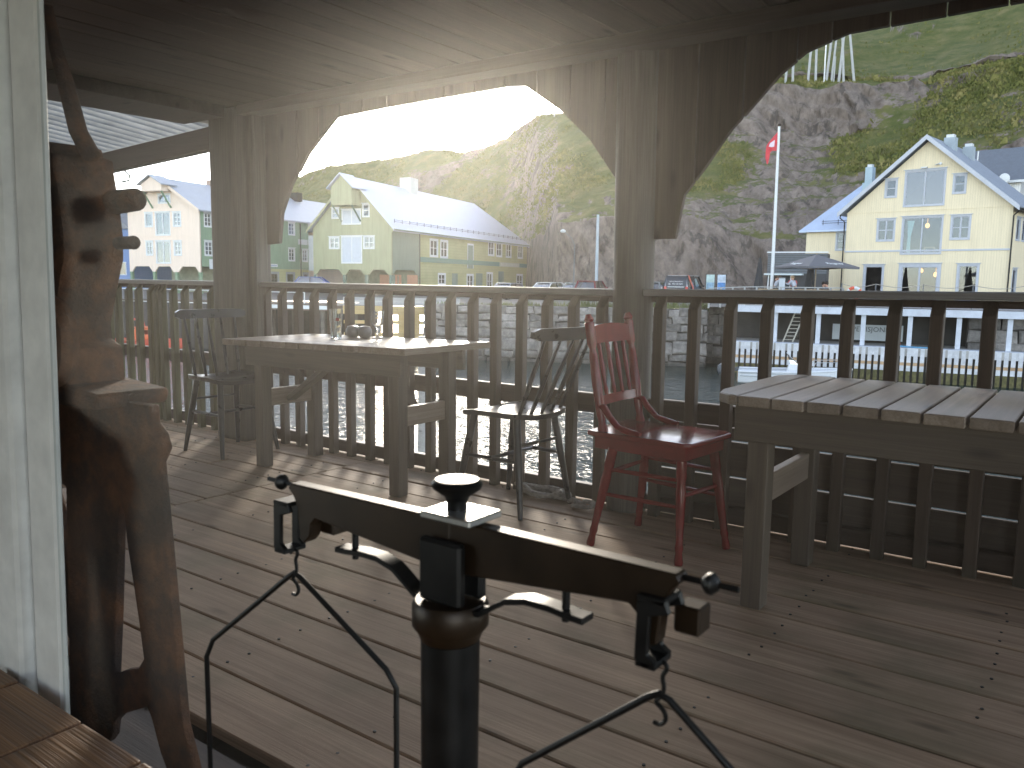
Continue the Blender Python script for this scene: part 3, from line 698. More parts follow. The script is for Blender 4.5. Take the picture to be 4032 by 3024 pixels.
# numpy value noise
_perm = np.random.RandomState(3).rand(256, 256)
def vnoise(x, y):
    xi = np.floor(x).astype(int); yi = np.floor(y).astype(int); fx = x-xi; fy = y-yi
    fx = fx*fx*(3-2*fx); fy = fy*fy*(3-2*fy); a = lambda i, j: _perm[(xi+i)&255, (yi+j)&255]
    return (a(0,0)*(1-fx)+a(1,0)*fx)*(1-fy)+(a(0,1)*(1-fx)+a(1,1)*fx)*fy
def fbm(x, y, o=5, g=.5):
    s = 0; am = 1; t = 0
    for i in range(o): s = s+am*vnoise(x*2**i+13.7*i, y*2**i+7.1*i); t += am; am *= g
    return s/t
# hill: knots (r, z) by azimuth
HK = {
 -100:[(150,-1),(165,1),(185,2),(205,3),(235,5),(265,6),(340,2)],
 -60: [(150,-1),(162,2),(180,4),(205,7),(240,11),(265,11),(340,4)],
 -55: [(140,-1),(152,2),(172,6),(200,12),(240,20),(265,19),(340,8)],
 -52: [(132,-1),(142,2),(162,7),(190,15),(240,25),(265,23),(340,10)],
 -48.6:[(130,-1),(140,3),(160,9),(190,18),(230,29.5),(255,28),(340,14)],
 -44.7:[(128,-1),(138,3),(156,9),(184,19),(215,30),(240,29),(340,16)],
 -42.2:[(128,-1),(137,4),(152,10),(175,20),(200,31.2),(230,30),(340,18)],
 -39: [(127,-1),(135,5),(148,12),(168,22),(190,31),(220,31),(340,20)],
 -36.5:[(126,-1),(132,6),(142,13),(158,23),(175,31.2),(205,32),(340,22)],
 -35.2:[(122,-1),(128,6),(138,14),(152,24),(165,31.5),(195,33),(340,24)],
 -34.4:[(108,-1),(113,7),(123,14),(138,22.5),(157,31.3),(187,33),(340,25)],
 -33: [(97,-1),(98,8),(109,14),(126,21),(150,31.2),(180,33),(340,26)],
 -29: [(90,-1),(95,8),(107,14),(122,22),(146,33),(175,36),(340,30)],
 -24: [(89,-1),(94,8),(106,13),(120,22),(140,35),(165,46),(340,44)],
 -20: [(89,-1),(93,6),(105,12),(119,20.5),(125,28),(134,30.4),(340,115)],
 -16: [(88,-1),(93,5),(106,12),(119,20.5),(124.5,28),(133,30.2),(340,122)],
 -10: [(88,-1),(94,7),(107,16),(120,22.5),(127,28.5),(135,30.6),(340,130)],
 -4:  [(88,-1),(95,9),(108,17),(120,25),(127,31),(136,33),(340,140)],
 10:  [(88,-1),(95,9),(108,20),(120,29),(128,36),(138,39),(340,140)],
 35:  [(88,-1),(95,9),(108,20),(120,29),(128,36),(138,39),(340,140)]}
def hill():
    ka = np.array(sorted(HK)); K = np.array([HK[k] for k in sorted(HK)], float)   # (na,7,2)
    az = np.concatenate([np.arange(-100,-58,.8), np.arange(-58,2,.115), np.arange(2,34,1.0)])
    tt = np.concatenate([np.linspace(0,5,330,endpoint=False), np.linspace(5,6,70)])
    # inside the last band the slope that rises behind the ledge keeps climbing, then rolls over
    R = np.array([np.interp(az, ka, K[:,j,0]) for j in range(7)]); Z = np.array([np.interp(az, ka, K[:,j,1]) for j in range(7)])
    ii = np.clip(tt.astype(int), 0, 5); ff = (tt-ii)[:,None]
    r = R[ii]*(1-ff)+R[ii+1]*ff; z = Z[ii]*(1-ff)+Z[ii+1]*ff          # (nt,na)
    # soften knots
    for _ in range(4): z[1:-1] = (z[:-2]+2*z[1:-1]+z[2:])/4
    A = np.broadcast_to(az, r.shape)*D2R; X = np.sin(A)*r; Y = np.cos(A)*r
    dzr = np.gradient(z, axis=0)/np.maximum(.05, np.gradient(r, axis=0))
    wx = X+6*fbm(X*.05, Y*.05, 3); wy = Y+6*fbm(X*.05+40, Y*.05+9, 3)
    big = fbm(wx*.045+5, wy*.045, 5)-.5
    z = z+big*5*np.clip((r-R[0])/14, 0, 1)
    r2 = r+big*0
    # rock ribs: ridged noise in azimuth, stronger on steep ground
    s = A*r; rid = 1-np.abs(2*fbm(s*.11+z*.04, z*.06+r*.02, 5)-1); rid2 = 1-np.abs(2*fbm(s*.45+z*.25, z*.22+r*.05+20, 4)-1)
    steep = np.clip((dzr-.55)/.9, 0, 1)
    patch = fbm(wx*.06+60, wy*.06+31, 4)
    rock = np.clip(steep*1.2+ (patch-.52)*7.0*np.clip(dzr*1.4,.3,1)-.1, 0, 1)
    rock = np.clip(rock+.75*np.exp(-((z-23)/6.5)**2)*np.clip((az+13)/4,0,1)*np.clip((fbm(s*.05+7,z*.09,3)-.36)*5,0,1), 0, 1)
    # blocky steps: terrace the rock so that it breaks into faces and ledges
    st = 3.2+1.2*np.sin(s*.05); q = z/st+fbm(s*.08, r*.08, 3)*1.6; fr = q-np.floor(q); terr = (np.clip((fr-.25)/.35,0,1)-fr)*st*.42
    z = z+rock*terr*np.clip((r-R[0])/6,0,1)
    sd_ = s*.9+z*.75
    rib = 1-np.abs(2*fbm(sd_*.16, z*.035+r*.01+3, 4, .55)-1); rib2 = 1-np.abs(2*fbm(sd_*.55, z*.09+9, 3)-1)
    push = rock*((rid-.6)*2.0+(rib-.6)*4.6+(rib2-.6)*.8+(rid2-.6)*.35)
    r2 = r-push; X = np.sin(A)*r2; Y = np.cos(A)*r2
    z = z+(fbm(X*.6,Y*.6,4)-.5)*.9
    nt_, na = r.shape
    co = np.stack([X,Y,z],-1).reshape(-1,3)
    idx = np.arange(nt_*na).reshape(nt_,na)
    f = np.stack([idx[:-1,:-1],idx[:-1,1:],idx[1:,1:],idx[1:,:-1]],-1).reshape(-1,4)
    me = bpy.data.meshes.new('hill'); me.vertices.add(len(co)); me.vertices.foreach_set('co', co.ravel().astype(np.float32))
    me.loops.add(f.size); me.loops.foreach_set('vertex_index', f.ravel().astype(np.int32))
    me.polygons.add(len(f)); me.polygons.foreach_set('loop_start', np.arange(0,f.size,4,dtype=np.int32)); me.polygons.foreach_set('loop_total', np.full(len(f),4,np.int32))
    me.update(); me.validate()
    at = me.attributes.new('rock', 'FLOAT', 'POINT'); at.data.foreach_set('value', rock.ravel().astype(np.float32))
    fr_ = rock.ravel()[f].mean(1); me.polygons.foreach_set('use_smooth', (fr_ < .55).tolist())
    o = bpy.data.objects.new('hill', me); COL.objects.link(o); tag(o, kind='structure')
    m, nt, b = newmat('hill_rock_and_grass'); v, _ = coords(nt, rand=False)
    a = nt.nodes.new('ShaderNodeAttribute'); a.attribute_name = 'rock'
    ge = nt.nodes.new('ShaderNodeNewGeometry'); sp = nt.nodes.new('ShaderNodeSeparateXYZ'); nt.links.new(ge.outputs['True Normal'], sp.inputs[0])
    n1 = noise(nt, v, .35, 6, .65); n2 = noise(nt, v, 1.7, 6, .7); n3 = noise(nt, v, 6, 4, .7)
    vr, _ = coords(nt, (.7,.7,.38), rand=False); nr = noise(nt, vr, 1.3, 8, .7)
    grass = ramp(nt, n1, [(.25,(.060,.078,.020)),(.42,(.105,.118,.032)),(.56,(.165,.158,.055)),(.72,(.27,.22,.10))])
    grass = mix(nt, math_(nt,'MULTIPLY',n2,.6), grass, (.055,.075,.018))
    rk = ramp(nt, nr, [(.30,(.055,.048,.042)),(.42,(.15,.128,.113)),(.56,(.235,.20,.175)),(.75,(.34,.295,.26))])
    rk = mix(nt, math_(nt,'MULTIPLY',n1,.45), rk, (.21,.15,.115))
    vd = nt.nodes.new('ShaderNodeMapping'); vd.inputs['Rotation'].default_value = (.2,.55,.3); vd.inputs['Scale'].default_value = (.55,.55,.14); nt.links.new(v, vd.inputs[0])
    cr = noise(nt, vd.outputs[0], 1.1, 7, .7); crk = ramp(nt, cr, [(.40,(1,1,1)),(.47,(0,0,0))])
    rk = mix(nt, math_(nt,'MULTIPLY',crk,.6), rk, (.035,.032,.03))
    msk = math_(nt,'ADD', a.outputs['Fac'], math_(nt,'MULTIPLY', math_(nt,'SUBTRACT', n2, .5), .9))
    up = math_(nt,'MULTIPLY', math_(nt,'SUBTRACT', .80, sp.outputs['Z']), 1.9)
    msk = ramp(nt, math_(nt,'ADD', math_(nt,'MULTIPLY',msk,.6), up), [(.36,(0,0,0)),(.50,(1,1,1))])
    nt.links.new(mix(nt, msk, grass, rk), b.inputs['Base Color']); b.inputs['Roughness'].default_value = .9; b.inputs['Specular IOR Level'].default_value = .25
    bump(nt, b, math_(nt,'ADD', nr, math_(nt,'MULTIPLY', n3, .6)), .9, .35)
    me.materials.append(m); return o
HILL = hill()
from mathutils.bvhtree import BVHTree
_bv = BVHTree.FromPolygons([v.co for v in HILL.data.vertices], [p.vertices for p in HILL.data.polygons])
hv_ = np.empty(len(HILL.data.vertices)*3, np.float32); HILL.data.vertices.foreach_get('co', hv_); hv_ = hv_.reshape(-1,3)
rk_ = np.empty(len(hv_), np.float32); HILL.data.attributes['rock'].data.foreach_get('value', rk_)
azv = np.degrees(np.arctan2(hv_[:,0], hv_[:,1])); ok = np.where((rk_ < .45) & (azv > -54) & (azv < 1) & (np.hypot(hv_[:,0],hv_[:,1]) < 260))[0]
rs = np.random.RandomState(5); pick = rs.choice(ok, 150000); cl = fbm(hv_[pick,0]*.16, hv_[pick,1]*.16, 4); pick = pick[cl > .40+.16*rs.rand(len(pick))]
tp = hv_[pick]+rs.uniform(-.6,.6,(len(pick),3))*np.array([1,1,.1]); hh = rs.uniform(.08,.27,len(pick))*np.where(rs.rand(len(pick)) < .015, 2.6, 1); ww_ = hh*rs.uniform(.4,.9,len(pick)); an_ = rs.rand(len(pick))*PI
dx = np.stack([np.cos(an_)*ww_, np.sin(an_)*ww_, 0*ww_],-1); tops = tp+np.stack([rs.uniform(-.2,.2,len(pick)), rs.uniform(-.2,.2,len(pick)), hh],-1); tp[:,2] -= .1
vv_ = np.stack([tp-dx, tp+dx, tops+dx*.35, tops-dx*.35],1).reshape(-1,3); qi = np.arange(len(vv_)).reshape(-1,4)
tm = bpy.data.meshes.new('hill_tufts'); tm.vertices.add(len(vv_)); tm.vertices.foreach_set('co', vv_.ravel().astype(np.float32)); tm.loops.add(qi.size); tm.loops.foreach_set('vertex_index', qi.ravel().astype(np.int32))
tm.polygons.add(len(qi)); tm.polygons.foreach_set('loop_start', np.arange(0,qi.size,4,dtype=np.int32)); tm.polygons.foreach_set('loop_total', np.full(len(qi),4,np.int32)); tm.update(); tm.validate()
m_, nt_, b_ = newmat('hill_tuft'); v_, _ = coords(nt_, rand=False); c_ = ramp(nt_, noise(nt_, v_, .45, 6, .7), [(.3,(.075,.092,.024)),(.5,(.135,.138,.042)),(.68,(.26,.22,.09))]); nt_.links.new(c_, b_.inputs['Base Color']); b_.inputs['Roughness'].default_value = .9; b_.inputs['Specular IOR Level'].default_value = .15
tm.materials.append(m_); to = bpy.data.objects.new('hill_tufts', tm); COL.objects.link(to); tag(to, 'rough grass and low scrub growing over the hillside', 'grass', kind='stuff')
def ground(az, r):
    p = azp(az, r, 300); h = _bv.ray_cast(p, V(0,0,-1)); return h[0].z if h[0] else 0

# quay ground with its harbour edge
QE = [(-100,68),(-76,68),(-60,64),(-52,62),(-46.6,62),(-46.4,56),(-42.2,56),(-42.1,50.4),(-40,50.2),(-30,49.2),(-23,48.6),(-10,50.5),(-5,51),(34,52)]
def gz(az): return float(np.interp(az, [-100,-46,-40,-26,-20,34],[-.55,-.5,-.5,-.35,-.08,-.05]))
def qedge(az): return float(np.interp(az, [q[0] for q in QE], [q[1] for q in QE]))
vs = []; fs = []; azs = np.concatenate([np.arange(-100,-50,2), np.arange(-50,-38,.1), np.arange(-38,34,1.0)])
for a in azs:
    q = qedge(a); z = gz(a)
    for r, zz in ((q+.6,z),(q+6,z),(84,z if a>-60 else z*.6),(150,-.2 if a<-40 else z)): vs.append(azp(a, r, zz))
n = 4
fs = [(i*n+j, (i+1)*n+j, (i+1)*n+j+1, i*n+j+1) for i in range(len(azs)-1) for j in range(n-1)]
asph = flat('quay_asphalt', (.075,.072,.07), .85, .25, .8, bumps=.2)
tag(MB().add(vs, fs).build('quay', asph), kind='structure')
# ---------------------------------------------------------------- harbour walls of single stones
stone_m, ntm, bm_ = newmat('quay_stone')
v, rr = coords(ntm); nn = noise(ntm, v, 2.2, 7, .7); n2 = noise(ntm, v, 9, 5, .7)
c = ramp(ntm, nn, [(.3,(.075,.069,.062)),(.5,(.16,.148,.136)),(.72,(.28,.26,.24))])
hv = ntm.nodes.new('ShaderNodeHueSaturation'); ntm.links.new(c, hv.inputs['Color']); ntm.links.new(math_(ntm,'ADD',math_(ntm,'MULTIPLY',rr,.8),.65), hv.inputs['Value'])
cw, _ = coords(ntm, rand=False, kind='Object'); ge = ntm.nodes.new('ShaderNodeNewGeometry'); sp = ntm.nodes.new('ShaderNodeSeparateXYZ'); ntm.links.new(ge.outputs['Position'], sp.inputs[0])
wet = ramp(ntm, math_(ntm,'ADD',math_(ntm,'MULTIPLY',sp.outputs['Z'],.2),math_(ntm,'ADD',math_(ntm,'MULTIPLY',n2,.1),.95)), [(.30,(1,1,1)),(.42,(0,0,0))])
ntm.links.new(mix(ntm, math_(ntm,'MULTIPLY',wet,.8), hv.outputs[0], (.022,.02,.015)), bm_.inputs['Base Color']); bm_.inputs['Roughness'].default_value = .8; bump(ntm, bm_, n2, .6, .05)
mort = flat('wall_joint', (.05,.046,.042), .9, .3, 3)
def stone_wall(label, A, B, ztop, zbot, sw, shh, seed, lean=.10):
    A = V(*A); B = V(*B); d = (B-A); L = d.length; d.normalize(); n = V(d.y, -d.x, 0)     # n faces the water
    if n.dot(-A) < 0: n = -n
    ang = math.atan2(d.y, d.x); flip = 1
    t = thing('stone_wall', label, 'wall', (A.x, A.y, zbot), ang)
    s = -1 if Matrix.Rotation(ang,3,'Z') @ V(0,1,0) @ n > 0 else 1      # local y sign pointing away from the water
    H = ztop-zbot; rnd = random.Random(seed)
    MB().box(0, L, min(s*.18,s*1.2), max(s*.18,s*1.2), -.3, H-.02).build('core', mort, t)
    z = 0
    while z < H-.12:
        h = shh*rnd.uniform(.6,1.45); z1 = min(H, z+h); x = -rnd.uniform(0,.4)
        if H-z1 < .18: z1 = H
        while x < L:
            w = sw*rnd.uniform(.5,1.6); xa, xb = max(0,x), min(L, x+w)
            if xb-xa > .12:
                j = lambda: rnd.uniform(-.085,.085); g = .022
                base = lambda zz: s*lean*(zz/H)*1.0
                p0 = [(xa+g+j()*.6, z+g+j()), (xb-g+j()*.6, z+g+j()), (xb-g+j()*.6, z1-g+j()), (xa+g+j()*.6, z1-g+j())]
                pr = rnd.uniform(-.05,.05)
                fr = [(a, s*(-.06+pr)+base(zz)+rnd.uniform(-.03,.03), zz) for a, zz in p0]
                cx, cz = (xa+xb)/2, (z+z1)/2
                fr_in = [(cx+(a-cx)*.72, y-s*.07*rnd.uniform(.6,1.3), cz+(zz-cz)*.7) for a, y, zz in fr]
                bk = [(a, s*.3, zz) for a, y, zz in fr]
                vs = [V(*q)-V(cx,0,cz) for q in bk+fr+fr_in]
                m = MB().add(vs, [(0,1,5,4),(1,2,6,5),(2,3,7,6),(3,0,4,7),(4,5,9,8),(5,6,10,9),(6,7,11,10),(7,4,8,11),(8,9,10,11)])
                o = m.build('stone', stone_m, t); o.location = (cx, 0, cz)
            x += w
        z = z1
    return t
stone_wall('old stone harbour wall below the parked cars', tuple(azp(-42.1,50.2)), tuple(azp(-22.6,48.4)), -.30, WZ-.3, 1.15, .52, 11)
stone_wall('dark stone harbour wall behind the white pier', tuple(azp(-24.0,51.0)), tuple(azp(-3.9,51.5)), -.15, WZ-.3, 1.5, .62, 12)
stone_wall('stone harbour wall right of the white pier', tuple(azp(-7.0,47.5)), tuple(azp(2.5,48.6)), -.20, WZ-.3, 1.2, .6, 13)
tag(MB().box(-60,19,0,.5,-4.5,-.62).xf(Matrix.Translation(azp(-66,70)) @ Matrix.Rotation(.2431,4,'Z')).build('quay_edge', mort), kind='structure')
# grass tufts along the wall top
gm = MB(); rnd = random.Random(8)
for i in range(2600):
    a = rnd.uniform(-42,-22.6); r = qedge(a)+rnd.uniform(-.1,1.2); p = azp(a, r, gz(a)-.25 if rnd.random()<.4 else gz(a)); h = rnd.uniform(.12,.42)*(.5+fbm(np.array([a*1.3]),np.array([3.]),3)[0]*1.2); q = p+V(rnd.uniform(-.12,.12),rnd.uniform(-.1,.1),h); w = rnd.uniform(.02,.05)
    gm.add([p+V(-w,0,0), p+V(w,0,0), q], [(0,1,2)])
grassm = flat('wall_grass', (.085,.10,.028), .8, .4, .8)
tag(gm.build('grass_tufts', grassm), 'green grass growing along the top of the stone wall', 'grass', kind='stuff')
# ---------------------------------------------------------------- houses
wt = MT['white']; dark_in = flat('dark_interior', (.03,.028,.026), .8, .2, 2)  # rooms painted near-black, the shade inside is put into the colour
PANE = glassmat('house_pane', (.8,.85,.88), refl=.03); PANE2 = glassmat('house_pane_mirror', (.35,.37,.40), refl=.10)
def window(par, x0, x1, z0, z1, y, fm, nx=1, nz=1, cas=.09, bars=.045, pane=PANE, head=True, recess=.05, ax='y', frame_w=.05, mull=None):
    """casing, sash frame and pane; ax 'y': on a wall in local xz at depth y; ax 'x': on the wall x=y facing +x"""
    def mp(m):
        if ax == 'x': m.xf(Matrix(((0,-1,0,y),(1,0,0,0),(0,0,1,0),(0,0,0,1))))
        else: m.xf(Matrix.Translation((0,y,0)))
        return m
    m = MB(); c = cas
    m.box(x0-c,x0,-.035,.02,z0-c,z1+c).box(x1,x1+c,-.035,.02,z0-c,z1+c).box(x0,x1,-.034,.02,z1,z1+c).box(x0-.02,x1+.02,-.06,.02,z0-c,z0)
    if head: m.box(x0-c-.08,x1+c+.08,-.10,-.036,z1+c,z1+c+.05)
    f = mp(m).build('window', fm, par)
    m = MB(); w = frame_w
    m.box(x0,x0+w,recess-.03,recess+.02,z0,z1).box(x1-w,x1,recess-.03,recess+.02,z0,z1).box(x0+w,x1-w,recess-.029,recess+.019,z0,z0+w).box(x0+w,x1-w,recess-.029,recess+.019,z1-w,z1)
    for i in range(1,nx):
        xx = x0+(x1-x0)*i/nx; m.box(xx-bars,xx+bars,recess-.032,recess+.022,z0+w,z1-w)
    for i in range(1,nz):
        zz = z0+(z1-z0)*i/nz; m.box(x0+w,x1-w,recess-.02,recess+.01,zz-bars*.6,zz+bars*.6)
    mp(m).build('sash', wt if fm is wt else fm, f)
    mp(MB().box(x0+.01,x1-.01,recess-.006,recess+.004,z0+.01,z1-.01)).build('pane', pane, f)
    return f
def rect(x0,x1,z0,z1): return [(x0,z0),(x1,z0),(x1,z1),(x0,z1)]
YA = -.1459
def yellow_house():
    t = thing('yellow_house', 'yellow boarded gable house with big windows by the terrace', 'house', (-16.70,65.79,0), YA)
    cl = cladding('yellow_boards', (.78,.67,.46), .16, 'x', .06, gap=.22); cls = cladding('yellow_boards_side', (.78,.67,.46), .16, 'y', .06, gap=.22)
    trim = flat('blue_grey_trim', (.46,.48,.52), .5, .06, 5)
    roofm = flat('pale_roof_edge', (.46,.48,.52), .5, .08, 2)
    bigs = [(4.08,6.65,6.88,9.25),(4.10,6.68,3.52,6.02)]
    small = [(2.75,3.4,7.62,8.75),(7.3,7.95,7.62,8.75),(2.36,3.45,4.5,5.92),(7.36,8.42,4.5,5.97)]
    ground = [(1.62,2.85,.25,2.58),(4.25,6.62,.15,2.55),(8.02,9.15,.25,2.62)]
    outline = [(0,-.1),(11,-.1),(11,6.55),(5.45,11.3),(0,6.55)]
    plate('gable_wall', outline, [rect(*w) for w in bigs+small+ground], .18, cl, t)
    DP = 6.8
    MB().box(0,.15,.18,DP,-.1,6.55).build('side_wall', cls, t)
    right = plate('side_wall', [(0,-.1),(DP-.18,-.1),(DP-.18,6.55),(0,6.55)], [rect(1.0,1.9,4.4,5.8),rect(2.5,3.4,4.4,5.8),rect(1.0,2.0,.2,2.4)], .15, cls, t, Matrix(((0,-1,0,11),(1,0,0,.18),(0,0,1,0),(0,0,0,1))))
    MB().prism([(0,-.1),(11,-.1),(11,6.55),(5.45,11.3),(0,6.55)], DP, DP+.15).build('rear_wall', cl, t)
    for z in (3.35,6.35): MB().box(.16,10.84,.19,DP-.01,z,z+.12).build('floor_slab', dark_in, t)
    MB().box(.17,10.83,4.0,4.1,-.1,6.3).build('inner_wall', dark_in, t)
    MB().box(-.03,11.03,-.05,-.002,3.64,3.76).build('trim_band', trim, t)
    MB().box(-.02,11.02,-.03,-.002,6.50,6.56).build('trim_band', cl, t)
    k = (11.3-6.55)/5.5
    for s, xe in ((-1,-.52),(1,11.5)):
        za = 11.3+.32; ze = 11.3+.32-abs(xe-5.45)*k*.985
        MB().hexa([(xe,-.55,ze-.16),(5.45,-.55,za-.16),(5.45,DP+.4,za-.16),(xe,DP+.4,ze-.16),(xe,-.55,ze),(5.45,-.55,za),(5.45,DP+.4,za),(xe,DP+.4,ze)] if s<0 else
                  [(5.45,-.55,za-.16),(xe,-.55,ze-.16),(xe,DP+.4,ze-.16),(5.45,DP+.4,za-.16),(5.45,-.55,za),(xe,-.55,ze),(xe,DP+.4,ze),(5.45,DP+.4,za)]).build('roof', flat('roof_slate_grey', (.22,.25,.30), .6, .12, 3), t)
        MB().hexa([(xe,-.60,ze-.30),(5.45,-.60,za-.30),(5.45,-.552,za-.30),(xe,-.552,ze-.30),(xe,-.60,ze+.04),(5.45,-.60,za+.04),(5.45,-.552,za+.04),(xe,-.552,ze+.04)]).build('barge_board', roofm, t)
    for w in bigs: window(t,*w,0,trim,2,1,cas=.10,bars=.04,pane=PANE2 if w[2]>6 else PANE,frame_w=.06)
    for w in small: window(t,*w,0,trim,2 if w[2]<6 else 1,2,cas=.12,bars=.05)
    for w in ground: window(t,*w,0,trim,2 if w[1]-w[0]>2 else 1,1,cas=.14 if w[1]-w[0]<2 else .24,bars=.07)
    for w in ((1.0,1.9,4.4,5.8),(2.5,3.4,4.4,5.8),(1.0,2.0,.2,2.4)): window(t,w[0]+.18,w[1]+.18,w[2],w[3],11,trim,1,1,ax='x')
    # warm lamps and curtain behind the panes
    lampm = emit('warm_lamp', (1,.45,.12), .55)
    for x, z, sc in ((5.45,5.5,1),(5.28,2.3,.8),(6.25,2.02,1)):
        MB().ball((x,.9,z), .15*sc, sc=(1,1,1.2)).tube([(x,.9,z+.15*sc),(x,.9,3.34 if z<3 else 6.34)], .012, 6).build('ceiling_lamp', lampm, t, smooth=True)
    MB().prism([(4.22,5.85),(4.72,5.85),(4.5,4.7),(4.52,3.6),(4.25,3.6),(4.3,4.7)], .45, .50).build('curtain', flat('mint_curtain', (.45,.68,.62), .8, .1, 9), t)
    chairm = flat('interior_chair_wood', (.35,.22,.12), .6, .2, 9)
    MB().box(5.35,5.43,.8,.86,3.5,3.98).box(6.0,6.06,.8,.86,3.5,3.98).box(5.35,6.06,.8,.86,3.92,3.99).build('inner_chair', chairm, t)
    # hoist lamp, gutters
    MB().tube([(-.42,-.2,6.45),(-.42,-.28,6.2),(-.1,-.14,5.9),(-.1,-.12,.1)], .05, 8).build('drain_pipe', MT['iron'], t)
    MB().tube([(11.42,-.2,6.4),(11.42,-.28,6.2),(11.1,-.14,5.9),(11.1,-.12,.1)], .05, 8).build('drain_pipe', MT['iron'], t)
    MB().tube([(11.55,-.5,6.28),(11.55,DP,6.28)], .09, 8).build('gutter', MT['iron'], t)
    MB().box(5.1,5.5,-.25,-.05,9.42,9.5).tube([(6.0,-.05,9.6),(6.3,-.35,9.62)], .04, 6).ball((6.42,-.4,9.6),.1).build('wall_lamp', wt, t)
    chm = flat('chimney_render', (.34,.39,.42), .8, .1, 2)
    for (x, y, z0, z1, w) in ((6.05,2.6,9.6,11.75,.36),(6.6,5.0,8.9,11.35,.34)):
        c = MB().box(x-w,x+w,y-w,y+w,z0,z1).build('chimney', chm, t); MB().box(x-w*.7,x+w*.7,y-w*.7,y+w*.7,z1,z1+.22).build('chimney_cap', wt, c)
    return t
yellow_house()
def yellow_wing():
    t = thing('yellow_wing', 'low yellow side house with a light blue hipped roof', 'house', (-16.70,65.79,0), YA)
    cl = cladding('wing_boards', (.78,.67,.46), .16, 'x', .06, gap=.22); trim = flat('wing_trim', (.46,.49,.53), .5, .06, 5)
    y0 = 1.4; X0, X1 = -3.75, -.03
    plate('front_wall', [(X0,-.1),(X1,-.1),(X1,5.4),(X0,5.4)], [rect(-1.25,-.12,3.95,5.2)], .15, cl, t, Matrix.Translation((0,y0,0)))
    MB().box(X0,X0+.15,y0+.15,y0+9,-.1,5.4).build('side_wall', cladding('wing_boards_side', (.78,.67,.46), .16, 'y', .06, gap=.22), t)
    MB().box(X0,X1,y0+8.9,y0+9,-.1,5.4).build('rear_wall', cl, t)
    MB().box(X0+.2,X1-.05,y0+3,y0+3.1,-.1,5.3).build('inner_wall', dark_in, t)
    window(t,-1.25,-.12,3.95,5.2,y0,trim,2,2,cas=.12)
    e = .45; zE = 5.42; zR = 9.3
    P = [(X0-e,y0-e,zE),(X1-.02,y0-e,zE),(X1-.02,y0+4.5,zR),(-1.35,y0+4.5,zR),(X0-e,y0+9+e,zE),(X1-.02,y0+9+e,zE)]
    m = MB(); th = V(0,0,-.12)
    for q in ((0,1,2,3),(0,3,4),(3,2,5,4)):
        pts = [V(*P[i]) for i in q]; n = len(pts); m.add(pts+[p+th for p in pts], [tuple(range(n)),tuple(range(2*n-1,n-1,-1))]+[(i,n+i,n+(i+1)%n,(i+1)%n) for i in range(n)])
    m.build('roof', flat('blue_metal_roof', (.42,.50,.64), .35, .06, 1.5, metal=.2), t)
    sg = MB().tube([(-2.6,y0+.1,6.15),(-.1,y0+.1,6.15)], .02, 6).tube([(-2.6,y0+.1,6.0),(-.1,y0+.1,6.0)], .02, 6)
    for x in (-2.5,-1.3,-.2): sg.tube([(x,y0+.1,5.85),(x,y0+.1,6.25)], .025, 6)
    sg.build('snow_guard', MT['iron'], t)
    chm = flat('wing_chimney', (.40,.50,.54), .8, .08, 2)
    c = MB().box(-.62,.18,y0+2.6,y0+3.4,7.0,9.2).box(-.5,.06,y0+2.7,y0+3.3,9.2,10.4).build('chimney', chm, t); MB().box(-.4,-.04,y0+2.8,y0+3.2,10.4,10.62).build('chimney_cap', wt, c)
    MB().box(X0,X1,y0-.05,y0-.003,2.5,2.62).build('trim_band', trim, t)
yellow_wing()
GA = .2431
